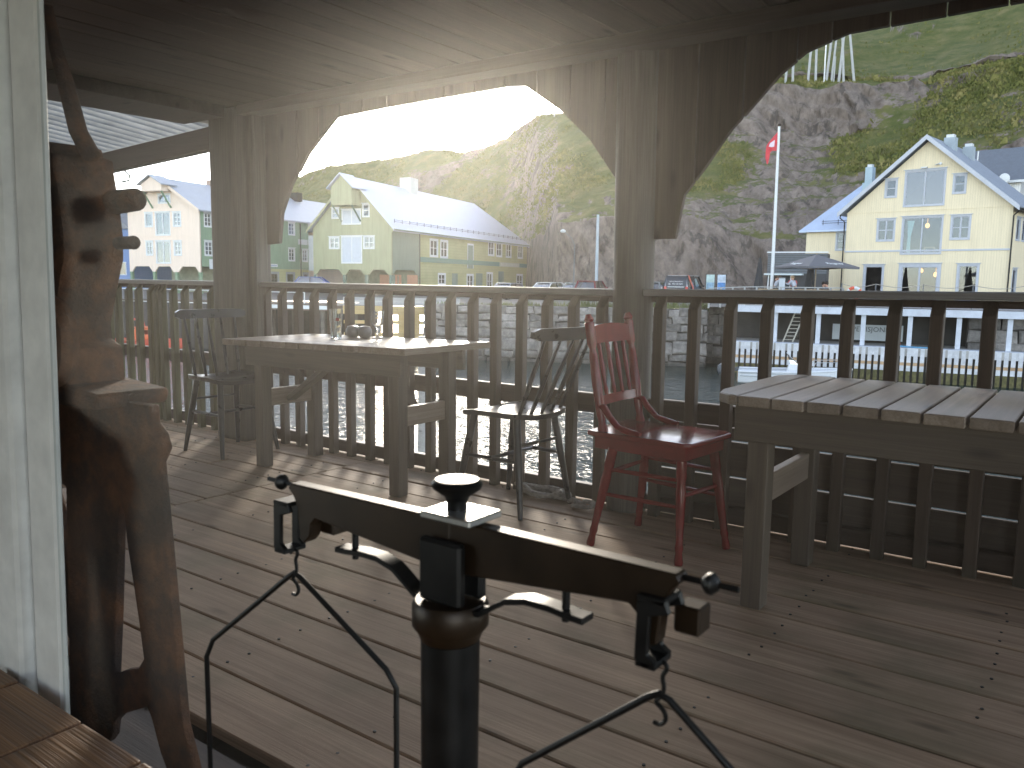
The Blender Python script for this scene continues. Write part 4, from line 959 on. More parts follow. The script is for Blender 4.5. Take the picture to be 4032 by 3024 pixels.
def gable_house(name, label, loc, W_, DP, ez, apx, cols, wins_g, doors_g, arches, hood, long_fn, roofm, hip=True, hoodp=1.8):
    t = thing(name, label, 'house', loc, GA)
    cg, cs = cols
    zb = 1.55; xm = -W_/2
    # skirt with arches over the open undercroft
    bottom = []
    for (xa, xb) in arches: bottom += [(xa,zb),(xa+.45,2.1),(xb-.45,2.1),(xb,zb)]
    outline = [(-W_,zb)]+bottom+[(0,zb),(0,ez),(xm,apx),(-W_,ez)]
    plate('gable_wall', outline, [rect(*w[:4]) for w in wins_g+doors_g], .18, cg, t)
    for w in wins_g: window(t,*w[:4],0,wt,w[4],w[5],cas=.12,bars=.045)
    for w in doors_g:
        window(t,*w[:4],0,wt,2,1,cas=.09,bars=.05,pane=w[4])
    posts = [-W_+.15]+[(arches[i][1]+arches[i+1][0])/2 for i in range(len(arches)-1)]+[-.15]
    for x in posts: MB().box(x-.14,x+.14,.0,.28,-.6,zb+.05).build('undercroft_post', cs, t)
    MB().box(-W_,-.01,5.5,5.65,-.6,2.3).build('undercroft_wall', flat(name+'_undercroft', (.22,.24,.17), .8, .2, 2), t)
    MB().box(-W_+.02,-.02,.2,5.5,2.16,2.26).build('undercroft_ceiling', dark_in, t)
    MB().box(-W_,-W_+.15,.19,DP,2.1,ez).build('side_wall', cs, t)
    MB().box(-W_+.1,-.2,DP-.15,DP,-.6,ez).build('rear_wall', cg, t)
    MB().box(-W_+.17,-.2,3.5,3.6,2.3,ez).build('inner_wall', dark_in, t)
    # roof: front verge, ridge and a hip at the far end
    e = .48; k = (apx-ez)/(W_/2); zr = apx+.25; ze = zr-(W_/2+e)*k; yf = -.5; yr = DP+.4; hy = 8.5 if hip else 0
    P = [(-W_-e,yf,ze),(xm,yf,zr),(e,yf,ze),(-W_-e,yr,ze),(xm,yr-hy,zr),(e,yr,ze)]
    m = MB(); th = V(0,0,-.16)
    for q in ((0,1,4,3),(1,2,5,4),(3,4,5)):
        pts = [V(*P[i]) for i in q]; n = len(pts); m.add(pts+[p+th for p in pts], [tuple(range(n)),tuple(range(2*n-1,n-1,-1))]+[(i,n+i,n+(i+1)%n,(i+1)%n) for i in range(n)])
    roof = m.build('roof', roofm, t)
    for s in (-1,1):
        x1 = xm+s*(W_/2+e)
        MB().hexa([(x1,yf-.06,ze-.28),(xm,yf-.06,zr-.28),(xm,yf-.003,zr-.28),(x1,yf-.003,ze-.28),(x1,yf-.06,ze+.03),(xm,yf-.06,zr+.03),(xm,yf-.003,zr+.03),(x1,yf-.003,ze+.03)]).build('barge_board', cg, t)
    # hoist hood
    hx0, hx1, hz = hood; zc = zr-.05; hk = k*.9
    hm = MB(); xm2 = (hx0+hx1)/2; hw = (hx1-hx0)/2
    hm.prism([(hx0,hz),(hx1,hz),(hx1,zc-hw*hk),(xm2,zc),(hx0,zc-hw*hk)], -hoodp, -.02)
    h = hm.build('hoist_hood', cg, t)
    m = MB()
    for s in (-1,1):
        xe = xm2+s*(hw+.35); z1 = zc+.2; z0 = z1-(hw+.35)*hk
        p = [(xe,-hoodp-.3,z0-.12),(xm2,-hoodp-.3,z1-.12),(xm2,.4,z1-.12),(xe,.4,z0-.12),(xe,-hoodp-.3,z0),(xm2,-hoodp-.3,z1),(xm2,.4,z1),(xe,.4,z0)]
        m.hexa(p)
    m.build('hood_roof', roofm, h)
    for x in (hx0+.1,hx1-.1): MB().bar((x,-hoodp+.1,hz),(x,-.05,hz-1.5),.12,.12,(1,0,0)).build('hood_brace', cs, h)
    long_fn(t, DP, ez, cs, zb); return t, roof, zr, ze
def green_long(t, DP, ez, cs, zb):
    plate('front_bay_wall', [(0,zb),(.7,2.1),(4.6,2.1),(5.3,zb),(5.7,zb),(5.7,ez),(0,ez)], [], .15, cs, t, Matrix(((0,-1,0,0),(1,0,0,.18),(0,0,1,0),(0,0,0,1))))
    horiz = cladding('olive_yellow_siding', (.40,.39,.19), .32, 'z', .1, streak=False, gap=.3)
    ups = [(8.5,10.1,3.85,5.5),(11.05,12.6,3.8,5.5),(24.5,26.05,4.5,6.1),(27.1,28.7,4.45,6.05),(30.4,32.0,4.45,6.1),(34.7,36.3,4.45,6.0)]
    los = [(10.5,12.05,.75,1.75),(18.1,19.7,.2,1.75),(24.1,25.65,.1,2.05),(34.4,36.4,.3,1.95)]
    drs = [(18.2,19.7,2.6,5.4),(20.8,22.4,-.4,1.85),(27.9,29.4,-.4,2.2),(14.05,15.2,.2,1.75)]
    X = Matrix(((0,-1,0,0),(1,0,0,0),(0,0,1,0),(0,0,0,1)))
    o = plate('long_wall', [(5.72,-.6),(DP,-.6),(DP,ez),(5.72,ez)], [rect(*w) for w in ups+los+drs[:1]+drs[1:]], .18, horiz, t, Matrix.Translation((-.05,0,0)) @ X)
    gt = flat('dull_green_trim', (.17,.23,.18), .6, .1, 3)
    for w in ups+los: window(t,*w,-.05,wt,2,2,cas=.20,bars=.05,ax='x',recess=.04,head=False)
    for w in drs:
        f = MB().box(w[0],w[1],.03,.09,w[2],w[3]).xf(Matrix(((0,-1,0,-.05),(1,0,0,0),(0,0,1,0),(0,0,0,1)))).build('door', gt, t)
        MB().box(w[0]-.15,w[0],-.03,.03,w[2],w[3]+.2).box(w[1],w[1]+.15,-.03,.03,w[2],w[3]+.2).box(w[0],w[1],-.029,.03,w[3],w[3]+.2).xf(Matrix(((0,-1,0,-.05),(1,0,0,0),(0,0,1,0),(0,0,0,1)))).build('door_frame', wt if w[2]>2 else gt, f)
    band = flat('green_band', (.12,.22,.17), .6, .08, 2)
    MB().box(-.06,-.012,5.75,28.0,3.05,3.6).build('trim_band', band, t); MB().box(-.06,-.012,35.2,DP-.01,3.05,3.6).build('trim_band', band, t)
    s = MB().box(-.055,-.012,28.02,35.18,3.05,3.6).build('sign_panel', flat('pale_sign', (.42,.43,.33), .7, .05, 4), t)
    pale = flat('pale_letters', (.52,.54,.46), .7, .05, 4)
    for q, wd in enumerate((.34,.3,.12,.4,.3,.2,.38,.3,.42,.3,.36,.3)):
        y = 28.5+q*.53+(.15 if q > 3 else 0)
        MB().box(-.011,.004,y,y+wd,3.13,3.5).build('sign_letter', pale, s)
    MB().tube([(.02,5.85,6.2),(.06,5.85,5.7),(.06,5.85,0)], .06, 8).build('drain_pipe', MT['iron'], t)
    MB().tube([(.05,DP-.3,6.2),(.1,DP-.3,5.7),(.1,DP-.3,0)], .06, 8).build('drain_pipe', MT['iron'], t)
    MB().tube([(.55,-.4,ez-.22),(.55,DP,ez-.22)], .08, 8).build('gutter', gt, t)
    for y in (1.0,): MB().box(-.02,.05,1.2,1.3,-.6,zb).build('undercroft_post', cs, t)
    for y in (.4,5.45): MB().box(-.28,-.01,y,y+.28,-.6,zb+.05).build('undercroft_post', cs, t)
    pan = flat('orange_pink_panel', (.50,.26,.17), .7, .08, 2)
    for x in (-4.6,-3.2,-1.2): MB().box(x,x+1.2,5.3,5.48,-.6,1.65).build('undercroft_door', pan, t)
grn = cladding('pale_green_boards', (.31,.32,.19), .20, 'x', .12, gap=.3); grns = cladding('green_boards_side', (.20,.25,.19), .2, 'y', .1, gap=.3)
roofblue = flat('pale_metal_roof', (.42,.46,.56), .42, .05, 1.2, metal=.35)
PAN3 = flat('pale_shutters', (.46,.50,.55), .6, .06, 3)
t, roof, zr, ze = gable_house('green_warehouse', 'long green and olive boarded warehouse with a pale metal roof', (-59.32,60.878,0), 9.45, 38.2, 6.35, 11.25, (grn,grns),
    [(-7.35,-6.3,4.3,5.35,2,2),(-3.2,-2.1,4.3,5.4,2,2),(-7.0,-6.3,7.4,8.3,1,2),(-3.3,-2.65,7.5,8.65,1,2)],
    [(-5.9,-3.55,2.8,5.45,PAN3),(-5.8,-3.65,6.75,8.15,PAN3)], [(-9.1,-5.9),(-5.45,-3.25),(-2.75,-.4)], (-5.95,-3.5,8.5), green_long, roofblue)
sg = MB(); k = (zr-ze)/(4.725+.48)
for q in range(24):
    y = 1.0+q*1.6; x = -.25; z = zr-(x+4.725)*k+.0; sg.tube([(x,y,z),(x,y,z+.42)], .03, 5)
for h in (.14,.3): sg.tube([(-.25,1.0,zr-(4.475)*k+h),(-.25,37.8,zr-(4.475)*k+h)], .022, 5)
sg.build('snow_guard', MT['iron'], t)
c = MB().box(-5.6,-4.2,11.5,13.3,10.0,12.75).build('chimney', flat('white_render', (.55,.56,.55), .8, .06, 2), t)
def cream_long(t, DP, ez, cs, zb):
    X = Matrix(((0,-1,0,0),(1,0,0,0),(0,0,1,0),(0,0,0,1)))
    lower = cladding('olive_base_siding', (.40,.39,.19), .3, 'z', .1, streak=False, gap=.3)
    ws = [(.75,1.6,6.0,7.2),(.7,1.65,3.25,4.5),(4.2,5.2,6.0,7.15),(4.2,5.2,3.2,4.45),(13.65,14.6,5.95,7.15),(13.6,14.55,3.1,4.35),(16.1,16.9,3.1,4.3)]
    ls = [(10.0,11.6,-.3,1.6),(13.2,14.4,-.2,1.6),(16.2,17.0,-.2,1.6)]
    plate('long_wall', [(.18,2.12),(17.2,2.12),(17.2,ez),(.18,ez)], [rect(*w) for w in ws], .16, cs, t, X)
    plate('base_wall', [(5.6,-.6),(17.2,-.6),(17.2,2.1),(5.6,2.1)], [rect(*w) for w in ls], .16, lower, t, Matrix.Translation((-.01,0,0)) @ X)
    for w in ws: window(t,*w,0,wt,2,3,cas=.12,bars=.04,ax='x')
    gt = flat('grey_window_trim', (.24,.26,.25), .6, .1, 3)
    for w in ls: window(t,*w,-.01,gt,1,2,cas=.2,bars=.05,ax='x',head=False)
    MB().box(.002,.05,.2,17.2,4.74,4.86).build('trim_band', cs, t)
    MB().tube([(.1,15.6,7.2),(.1,15.6,0)], .06, 8).build('drain_pipe', MT['iron'], t)
    sb = MB().box(.03,.07,9.75,11.5,2.3,2.62).build('sign_panel', wt, t)
    MB().box(.072,.08,9.9,11.35,2.40,2.48).build('sign_lettering', flat('sign_blue', (.15,.25,.4), .6, .05, 4), sb)
    MB().box(.03,.07,9.15,9.55,2.35,3.4).build('sign_board', flat('sign_blue_white', (.45,.52,.62), .6, .3, 2), t)
    MB().box(.03,.07,1.15,1.85,1.9,2.85).build('sign_board', wt, t)
    MB().box(-.3,0,15.3,17.3,4.9,5.5).box(-.2,1.1,17.25,17.4,2.0,6.0).build('balcony', wt, t)
crm = cladding('cream_boards', (.78,.64,.52), .2, 'x', .05, gap=.18)
t2, roof2, zr2, ze2 = gable_house('cream_house', 'cream boarded three storey gable house with green long side', (-70.93,46.84,0), 9.0, 27.5, 7.5, 10.35, (crm,cladding('sage_green_boards', (.20,.30,.19), .2, 'y', .1, gap=.25)),
    [(-6.65,-5.85,6.0,7.2,1,1),(-3.1,-2.3,6.0,7.2,2,3),(-6.65,-5.95,3.25,4.45,2,3),(-3.1,-2.35,3.25,4.45,2,3)],
    [(-5.35,-3.65,5.15,7.25,PANE),(-5.4,-3.7,2.45,4.5,PANE),(-4.9,-3.5,8.2,8.95,PANE)], [(-8.7,-6.0),(-5.75,-3.35),(-2.75,-.2)], (-5.75,-3.25,9.2), cream_long, flat('grey_tile_roof', (.38,.40,.44), .5, .08, 1.5, metal=.2), hip=False, hoodp=1.3)
MB().box(-9.0,-.005,-.03,-.002,4.98,5.08).build('trim_band', crm, t2)
MB().box(-4.9,-4.3,6.5,7.1,10.3,11.1).build('chimney', flat('brown_chimney', (.35,.25,.2), .8, .1, 3), t2)
MB().box(-4.6,-3.5,20.0,21.0,10.2,11.2).build('chimney', MT['iron'], t2)
bh = thing('blue_house', 'blue boarded house just left of the cream house', 'house', (-84.5,47.5,0), GA)
MB().box(-6,0,0,9,-.6,6.1).build('wall', cladding('blue_boards', (.16,.25,.46), .2, 'x', .06), bh)
MB().prism([(-6.4,6.05),(.4,6.05),(-3,8.6)], -.4, 9.4).build('roof', flat('blue_house_roof', (.2,.21,.23), .7, .1, 2), bh)
f = MB().box(-1.7,-.6,-.05,.0,1.2,2.6).build('window', wt, bh)
MB().box(-1.6,-.7,-.06,-.052,1.3,2.5).build('pane', PANE2, f)
def white_house():
    p = azp(-7.2,97,8.7); t = thing('white_house', 'white house with a slate roof on the slope behind the yellow house', 'house', tuple(p), -.16)
    MB().box(-2.0,4.0,0,7,-2,3.0).build('wall', cladding('white_boards', (.72,.72,.70), .2, 'x', .05), t)
    m = MB().prism([(-.6,2.85),(3.5,6.6),(7.6,2.85),(7.4,2.75),(3.5,6.35),(-.4,2.75)], -2.4, 4.5, 'x')
    m.build('roof', flat('slate_roof', (.12,.135,.16), .5, .12, 3), t)
    MB().prism([(-.6,2.8),(3.5,6.6),(7.6,2.8),(7.4,2.6),(3.5,6.2),(-.4,2.6)], 4.51, 4.62, 'x').build('barge_board', wt, t)
    MB().box(-2.4,4.5,-.66,-.60,2.66,2.9).build('eave_board', wt, t)
    MB().prism([(0.,3.0),(7.0,3.0),(3.5,6.2)], 3.7, 3.95, 'x').build('gable_end', wt, t)
    window(t,2.2,3.4,1.2,2.5,0,wt,2,1)
    for z in (.2,.45,.7): MB().box(1.0,4.4,-1.2,-1.14,z,z+.1).build('balcony_rail', wt, t)
    MB().box(1.0,4.4,-1.25,-.02,-.1,.0).build('balcony', wt, t)
    MB().lathe([(0,0),(.45,.06),(.5,.14),(.48,.15),(.43,.08),(0,.03)], (2.9,-1.6,3.0), 20, 'y').build('satellite_dish', wt, t, smooth=True)
white_house()
# ---------------------------------------------------------------- white pier below the yellow house
def radial(az, r, z=0):      # placement with local x to the viewer's right and y away
    p = azp(az, r, z); return tuple(p), -az*D2R
def pier():
    loc, rz = radial(-11.5, 46.0, 0); t = thing('white_pier', 'white painted pier on posts with a lower landing under the terrace', 'pier', loc, rz)
    WP = flat('pier_white', (.50,.53,.58), .6, .12, 2); GW = wood('pier_grey_wood', (.24,.23,.21), (.45,.44,.42), 'Z', .7, .5, .12)
    XL, XR = -8.0, 8.2
    MB().box(XL,XR,.02,5.2,-.28,-.03).build('pier_deck', GW, t)
    MB().box(XL,XR,-.06,.018,-.33,.03).build('fascia', WP, t)
    for i, x in enumerate(np.linspace(XL+.35, XR-.6, 8)):
        MB().box(x-.11,x+.11,.15,.37,-4.6,-.285).build('post', WP, t)
        MB().box(x+1.1,x+1.28,2.6,2.8,-4.6,-.285).build('post', GW, t)
    MB().box(XL,XR+.1,.3,3.0,-2.06,-1.92).build('landing_deck', GW, t)
    MB().box(XL-.05,XR+.1,-.5,.29,-2.00,-1.90).build('landing_edge', WP, t)
    fb = flat('fender_paint', (.52,.53,.55), .6, .18, 3); rusty = flat('fender_stain', (.42,.28,.16), .8, .3, 3); weed = flat('weed_wood', (.10,.09,.035), .9, .4, 6)
    x = XL; k = 0
    while x < XR:
        f = MB().box(x,x+.19,-.56,-.505,-3.05,-1.92).build('fender_board', fb, t)
        MB().box(x-.001,x+.191,-.562,-.503,-2.78,-2.62).build('stain_band', rusty, f)
        MB().box(x,x+.19,-.56,-.505,-3.75,-3.055).build('weed_foot', weed, f)
        MB().box(x+.19,x+.30,-.55,-.51,-2.30,-1.92).build('filler_board', GW if k%3 else fb, t)
        x += .30; k += 1
    MB().box(XL,XR,-.45,-.40,-4.0,-2.3).build('back_board', flat('dark_timber', (.028,.025,.02), .8, .3, 3), t)  # near-black board seen through the gaps between the fender boards
    MB().box(XL,XR,3.05,3.15,-4.5,-.3).build('shade_sheet', flat('pier_shade', (.035,.034,.032), .9, .3, 2), t)  # added near-black sheet, paints the shade under the pier
    return t, loc, rz
pt, ploc, prz = pier()
def at_pier(x, y, z): return tuple(Matrix.Translation(ploc) @ Matrix.Rotation(prz,4,'Z') @ V(x,y,z))
bn = thing('banner', 'grey banner with dark lettering hanging behind the pier posts', 'banner', at_pier(-.95,2.4,-1.35), prz)
MB().box(-1.75,1.75,0,.02,-.42,.42).build('cloth', flat('banner_cloth', (.36,.39,.40), .7, .06, 2), bn)
XT = Matrix(((1,0,0,0),(0,0,1,-.004),(0,1,0,0),(0,0,0,1)))
dk = flat('banner_ink', (.06,.065,.07), .7, .05, 4)
text_obj('lettering', 'EKSPEDISJONEN', .38, dk, bn, Matrix.Translation((0,0,.05)) @ XT)
ld = thing('pier_ladder', 'pale wooden ladder leaning under the pier deck', 'ladder', at_pier(-5.1,.9,-1.92), prz)
lw = flat('ladder_wood', (.42,.40,.34), .7, .1, 5)
for s in (0,.5): MB().bar((s,0,0),(s+.55,0,1.6),.05,.07).build('rail', lw, ld)
for q in range(8):
    f = (q+.6)/8; MB().tube([(.55*f,0,1.6*f),(.5+.55*f,0,1.6*f)], .022, 6).build('rung', lw, ld)
tag(MB().ball((0,0,.13), .15, sc=(1.1,1,.9)).lathe([(0,.22),(.04,.22),(.03,.33),(0,.33)], seg=8).build('buoy', flat('red_buoy', (.42,.07,.05), .5, .2, 5), None, smooth=True, origin=(0,0,0)), 'red float lying on the pier landing', 'buoy').location = at_pier(.55,.9,-1.92)
tag(MB().tube([(0,0,.03),(.5,.15,.06),(1.1,0,.05),(1.8,.1,.04),(2.2,0,.03)], [.05,.07,.06,.07,.04], 7, flat=.6).build('blue_net', flat('blue_net', (.10,.30,.48), .8, .3, 30), None, smooth=True), 'blue net draped along the landing edge', 'net').location = at_pier(.1,-.2,-1.9)
# ---------------------------------------------------------------- boats
def hull(n=13, L=5.0, B=1.9, D=.85, bow=.9):
    vs = []; fs = []
    for i in range(n):
        u = i/(n-1); x = -L/2+L*u; w = B/2*(1-max(0,(u-.5)/.5)**2.2*.97)*(1-.06*(1-u)); sh = D*(.72+.28*u*u); rise = .32*max(0,(u-.65)/.35)**2
        for (yy, zz) in ((0,-.25+rise*1.6),(w*.55,-.14+rise),(w*.86,.05+rise*.6),(w*.97,.30+rise*.3),(w,sh)): vs.append((x,yy,zz))
    m = 5; off = len(vs); vs += [(x,-y,z) for x,y,z in vs]
    for i in range(n-1):
        for j in range(m-1):
            a = i*m+j; fs.append((a,a+m,a+m+1,a+1)); b = off+a; fs.append((b,b+1,b+m+1,b+m))
    fs.append(tuple(range(m))+tuple(off+j for j in range(m-1,-1,-1)))
    return vs, fs, n, m, off
def motorboat():
    loc, rz = radial(-16.9, 42.0, WZ); t = thing('motorboat', 'small white open motorboat with a dark outboard engine', 'boat', loc, rz+.04)
    wh = flat('gelcoat_white', (.62,.64,.66), .3, .05, 3); dk = flat('outboard_cowl', (.035,.045,.06), .35, .2, 6)
    vs, fs, n, m, off = hull(15, 5.2, 2.0, .80)
    MB().add(vs, fs).build('hull', wh, t, smooth=True, angle=.6)
    deckv = [vs[i*m+4] for i in range(n)]; poly = []
    gm = MB()
    for s in (1,-1):
        P = [V(x,y*s,z) for x,y,z in deckv]; gm.tube(P, .05, 8)
    gm.build('gunwale', wh, t, smooth=True)
    MB().add([(x,y,z-.03) for x,y,z in deckv[8:]]+[(x,-y,z-.03) for x,y,z in deckv[8:]], [(i,i+1,len(deckv[8:])+i+1,len(deckv[8:])+i) for i in range(len(deckv[8:])-1)]).build('foredeck', wh, t)
    MB().add([(x,y*.8,.22) for x,y,z in deckv[:9]]+[(x,-y*.8,.22) for x,y,z in deckv[:9]], [(i,i+1,10+i-1+0,9+i) if False else (i,i+1,9+i+1,9+i) for i in range(8)]).build('floor', wh, t)
    MB().prism([(-.45,.2),(.35,.2),(.25,.95),(-.25,1.0)], -.35, .35).build('console', wh, t, bevel=.03)
    MB().add([(-.2,-.36,.98),(.15,-.40,.95),(.15,.40,.95),(-.2,.36,.98),(-.42,-.30,1.5),(-.42,.30,1.5)], [(0,1,4),(1,2,5,4),(2,3,5)]).build('windscreen', glassmat('boat_screen', (.5,.52,.55), .25), t)
    MB().tube([(.8,-.80,.82),(.9,-.80,1.1),(1.8,-.62,1.16),(2.35,-.22,1.2),(2.45,0,1.2),(2.35,.22,1.2),(1.8,.62,1.16),(.9,.80,1.1),(.8,.80,.82)], .018, 6).build('bow_rail', MT['steel'], t, smooth=True)
    MB().ball((-1.3,.1,.72), .2, sc=(1.2,1,.8)).build('red_cushion', flat('red_cover', (.42,.05,.05), .6, .1, 6), t, smooth=True)
    for z in (.36,.50): MB().box(-2.5,1.6,-.985-.012,-.955,z,z+.025).build('stripe', flat('grey_stripe', (.30,.33,.36), .5, .05, 4), t)
    o = thing('outboard_engine', None, None)
    bpy.data.objects.remove(o)
    e = MB().prism([(-.35,.55),(.22,.62),(.30,.85),(.12,1.05),(-.28,1.02),(-.42,.8)], -.2, .2).xf(Matrix.Translation((-2.85,0,.0)) @ Matrix.Rotation(-.55,4,'Y')).build('outboard_cowl', dk, t, bevel=.06, bseg=2, smooth=True)
    MB().bar((-2.62,0,.62),(-3.45,0,.38),.16,.18).build('outboard_leg', dk, e, bevel=.02)
    MB().ball((-3.52,0,.38), .13, sc=(.5,1,1)).build('propeller', dk, e, smooth=True)
    MB().box(-2.66,-2.60,-.2,.2,-.2,.5).build('transom_pad', wood('transom', (.2,.12,.06),(.35,.22,.12),'Z'), t)
    return t
motorboat()
def orange_boat(label, az, r, rz, L=6.0):
    loc, _ = radial(az, r, WZ); t = thing('orange_boat', label, 'boat', loc, rz, group='orange boats by the left quay')
    og = flat('orange_hull', (.55,.085,.05), .4, .12, 3); oc = flat('orange_cabin', (.62,.14,.05), .4, .1, 3)
    vs, fs, n, m, off = hull(13, L, 2.3, .75)
    MB().add(vs, fs).build('hull', og, t, smooth=True, angle=.6)
    top = [vs[i*m+4] for i in range(n)]
    MB().add([(x,y*.97,z-.05) for x,y,z in top]+[(x,-y*.97,z-.05) for x,y,z in top], [(i,i+1,n+i+1,n+i) for i in range(n-1)]).build('boat_deck', oc, t)
    c = MB().prism([(-.9,.55),(1.0,.6),(.75,1.35),(-.6,1.35)], -.6, .6).build('wheelhouse', oc, t, bevel=.05)
    MB().prism([(.9,.92),(1.0-.13,.92),(.80,1.25),(.86,1.25)], -.45, .45).build('window_band', PANE2, c)
    MB().prism([(-.5,.95),(.7,.95),(.6,1.25),(-.42,1.25)], -.612, .612).build('side_window', PANE2, c)
    MB().box(-.7,.85,-.66,.66,1.36,1.42).build('roof', oc, c)
    MB().tube([(-.5,0,1.42),(-.5,0,2.1)], .03, 6).build('mast', wt, t)
    MB().tube([(-.9,-.6,1.9),(-.9,.6,1.9)], .07, 8).tube([(-.9,-.6,1.9),(-.7,-.6,1.2)], .03, 6).tube([(-.9,.6,1.9),(-.7,.6,1.2)], .03, 6).build('roll_bar', og, t)
    return t
orange_boat('orange boat with a cabin moored left of the hewn post', -59.8, 59.5, .35)
orange_boat('orange boat moored close behind the black chair', -56.6, 60.5, .2)
orange_boat('low orange boat half hidden by the rusty machine', -63.2, 59, .35, 5.0)
# ---------------------------------------------------------------- left quay on piles, new timber jetty
lq = thing('left_quay_front', 'white edged quay front on dark piles before the cream house', 'quay', tuple(azp(-59,63.6,0)), GA)
MB().box(-16,14,0,7,-.95,-.62).build('quay_deck', MT['beam'], lq); MB().box(-16,14,-.08,-.002,-.85,-.62).build('edge_board', wt, lq)
MB().box(-16,14,-.07,-.002,-.60,-.50).build('edge_board', MT['beam'], lq)
pm = flat('pile_wood', (.10,.09,.075), .8, .3, 3)
for x in np.arange(-15.5,14,1.7):
    MB().tube([(x,.3,-5),(x,.3,-.96)], .15, 8).build('pile', pm, lq, smooth=True); MB().tube([(x+.8,3,-5),(x+.8,3,-.96)], .14, 8).build('pile', pm, lq, smooth=True)
MB().box(-16,14,6.4,6.6,-5,-.96).build('back_wall', mort, lq)
for x in (-8.5,-2.0,5): MB().box(x,x+2.6,-1.1,-.5,-2.7,-2.5).build('floating_plank', wt, lq)
cm = MB()
for i in range(14):
    x = -14+i*2.0; cm.tube([(x,.3,-.6),(x,.3,.25)], .035, 6)
cm.tube([(-14,.3,.22),(12,.3,.22)], .03, 6).build('hand_rail', wt, lq)
yl = thing('timber_jetty', 'new yellow timber jetty frame below the green warehouse', 'jetty', tuple(azp(-46.3,54.6,0)), .62)
ytim = wood('new_timber', (.40,.28,.12), (.60,.46,.22), 'X', .7, .5, .1); gtim = wood('grey_boards', (.26,.26,.25), (.45,.45,.44), 'X', .7, .5, .15)
for z in (-.20,-.38,-.56): MB().box(-1.2,6.4,0,.06,z,z+.17).build('rail_board', gtim, yl)
MB().box(-1.2,6.6,-.12,.2,-.86,-.59).build('beam', ytim, yl); MB().box(-1.2,6.2,-.09,.2,-1.12,-.87).build('beam', ytim, yl)
for x in (-1.0,.9,2.8,4.6,6.2):
    MB().box(x,x+.2,.25,.45,-5,-.87).build('post', ytim if x == 2.8 else gtim, yl)
for z in (-1.75,-2.55): MB().box(-1.2,6.4,.1,.24,z,z+.22).build('cross_beam', ytim, yl)
MB().box(2.3,3.7,.47,.6,-4.5,-.9).build('plank_wall', ytim, yl)
MB().box(4.9,6.5,.05,.15,-3.0,-1.9).build('grey_panel', gtim, yl)
mp = thing('mooring_pile', 'pale weathered mooring pile standing just outside the railing', 'pile', tuple(azp(-42.2,14.0,WZ-.5)), 0)
MB().tube([(0,0,0),(0,0,2.0),(.01,0,4.3)], [.085,.078,.068], 12).build('pile', MT['cap'], mp, smooth=True)
MB().bar((.06,.02,3.85),(.40,.02,4.25),.03,.05).build('brace', MT['table'], mp)
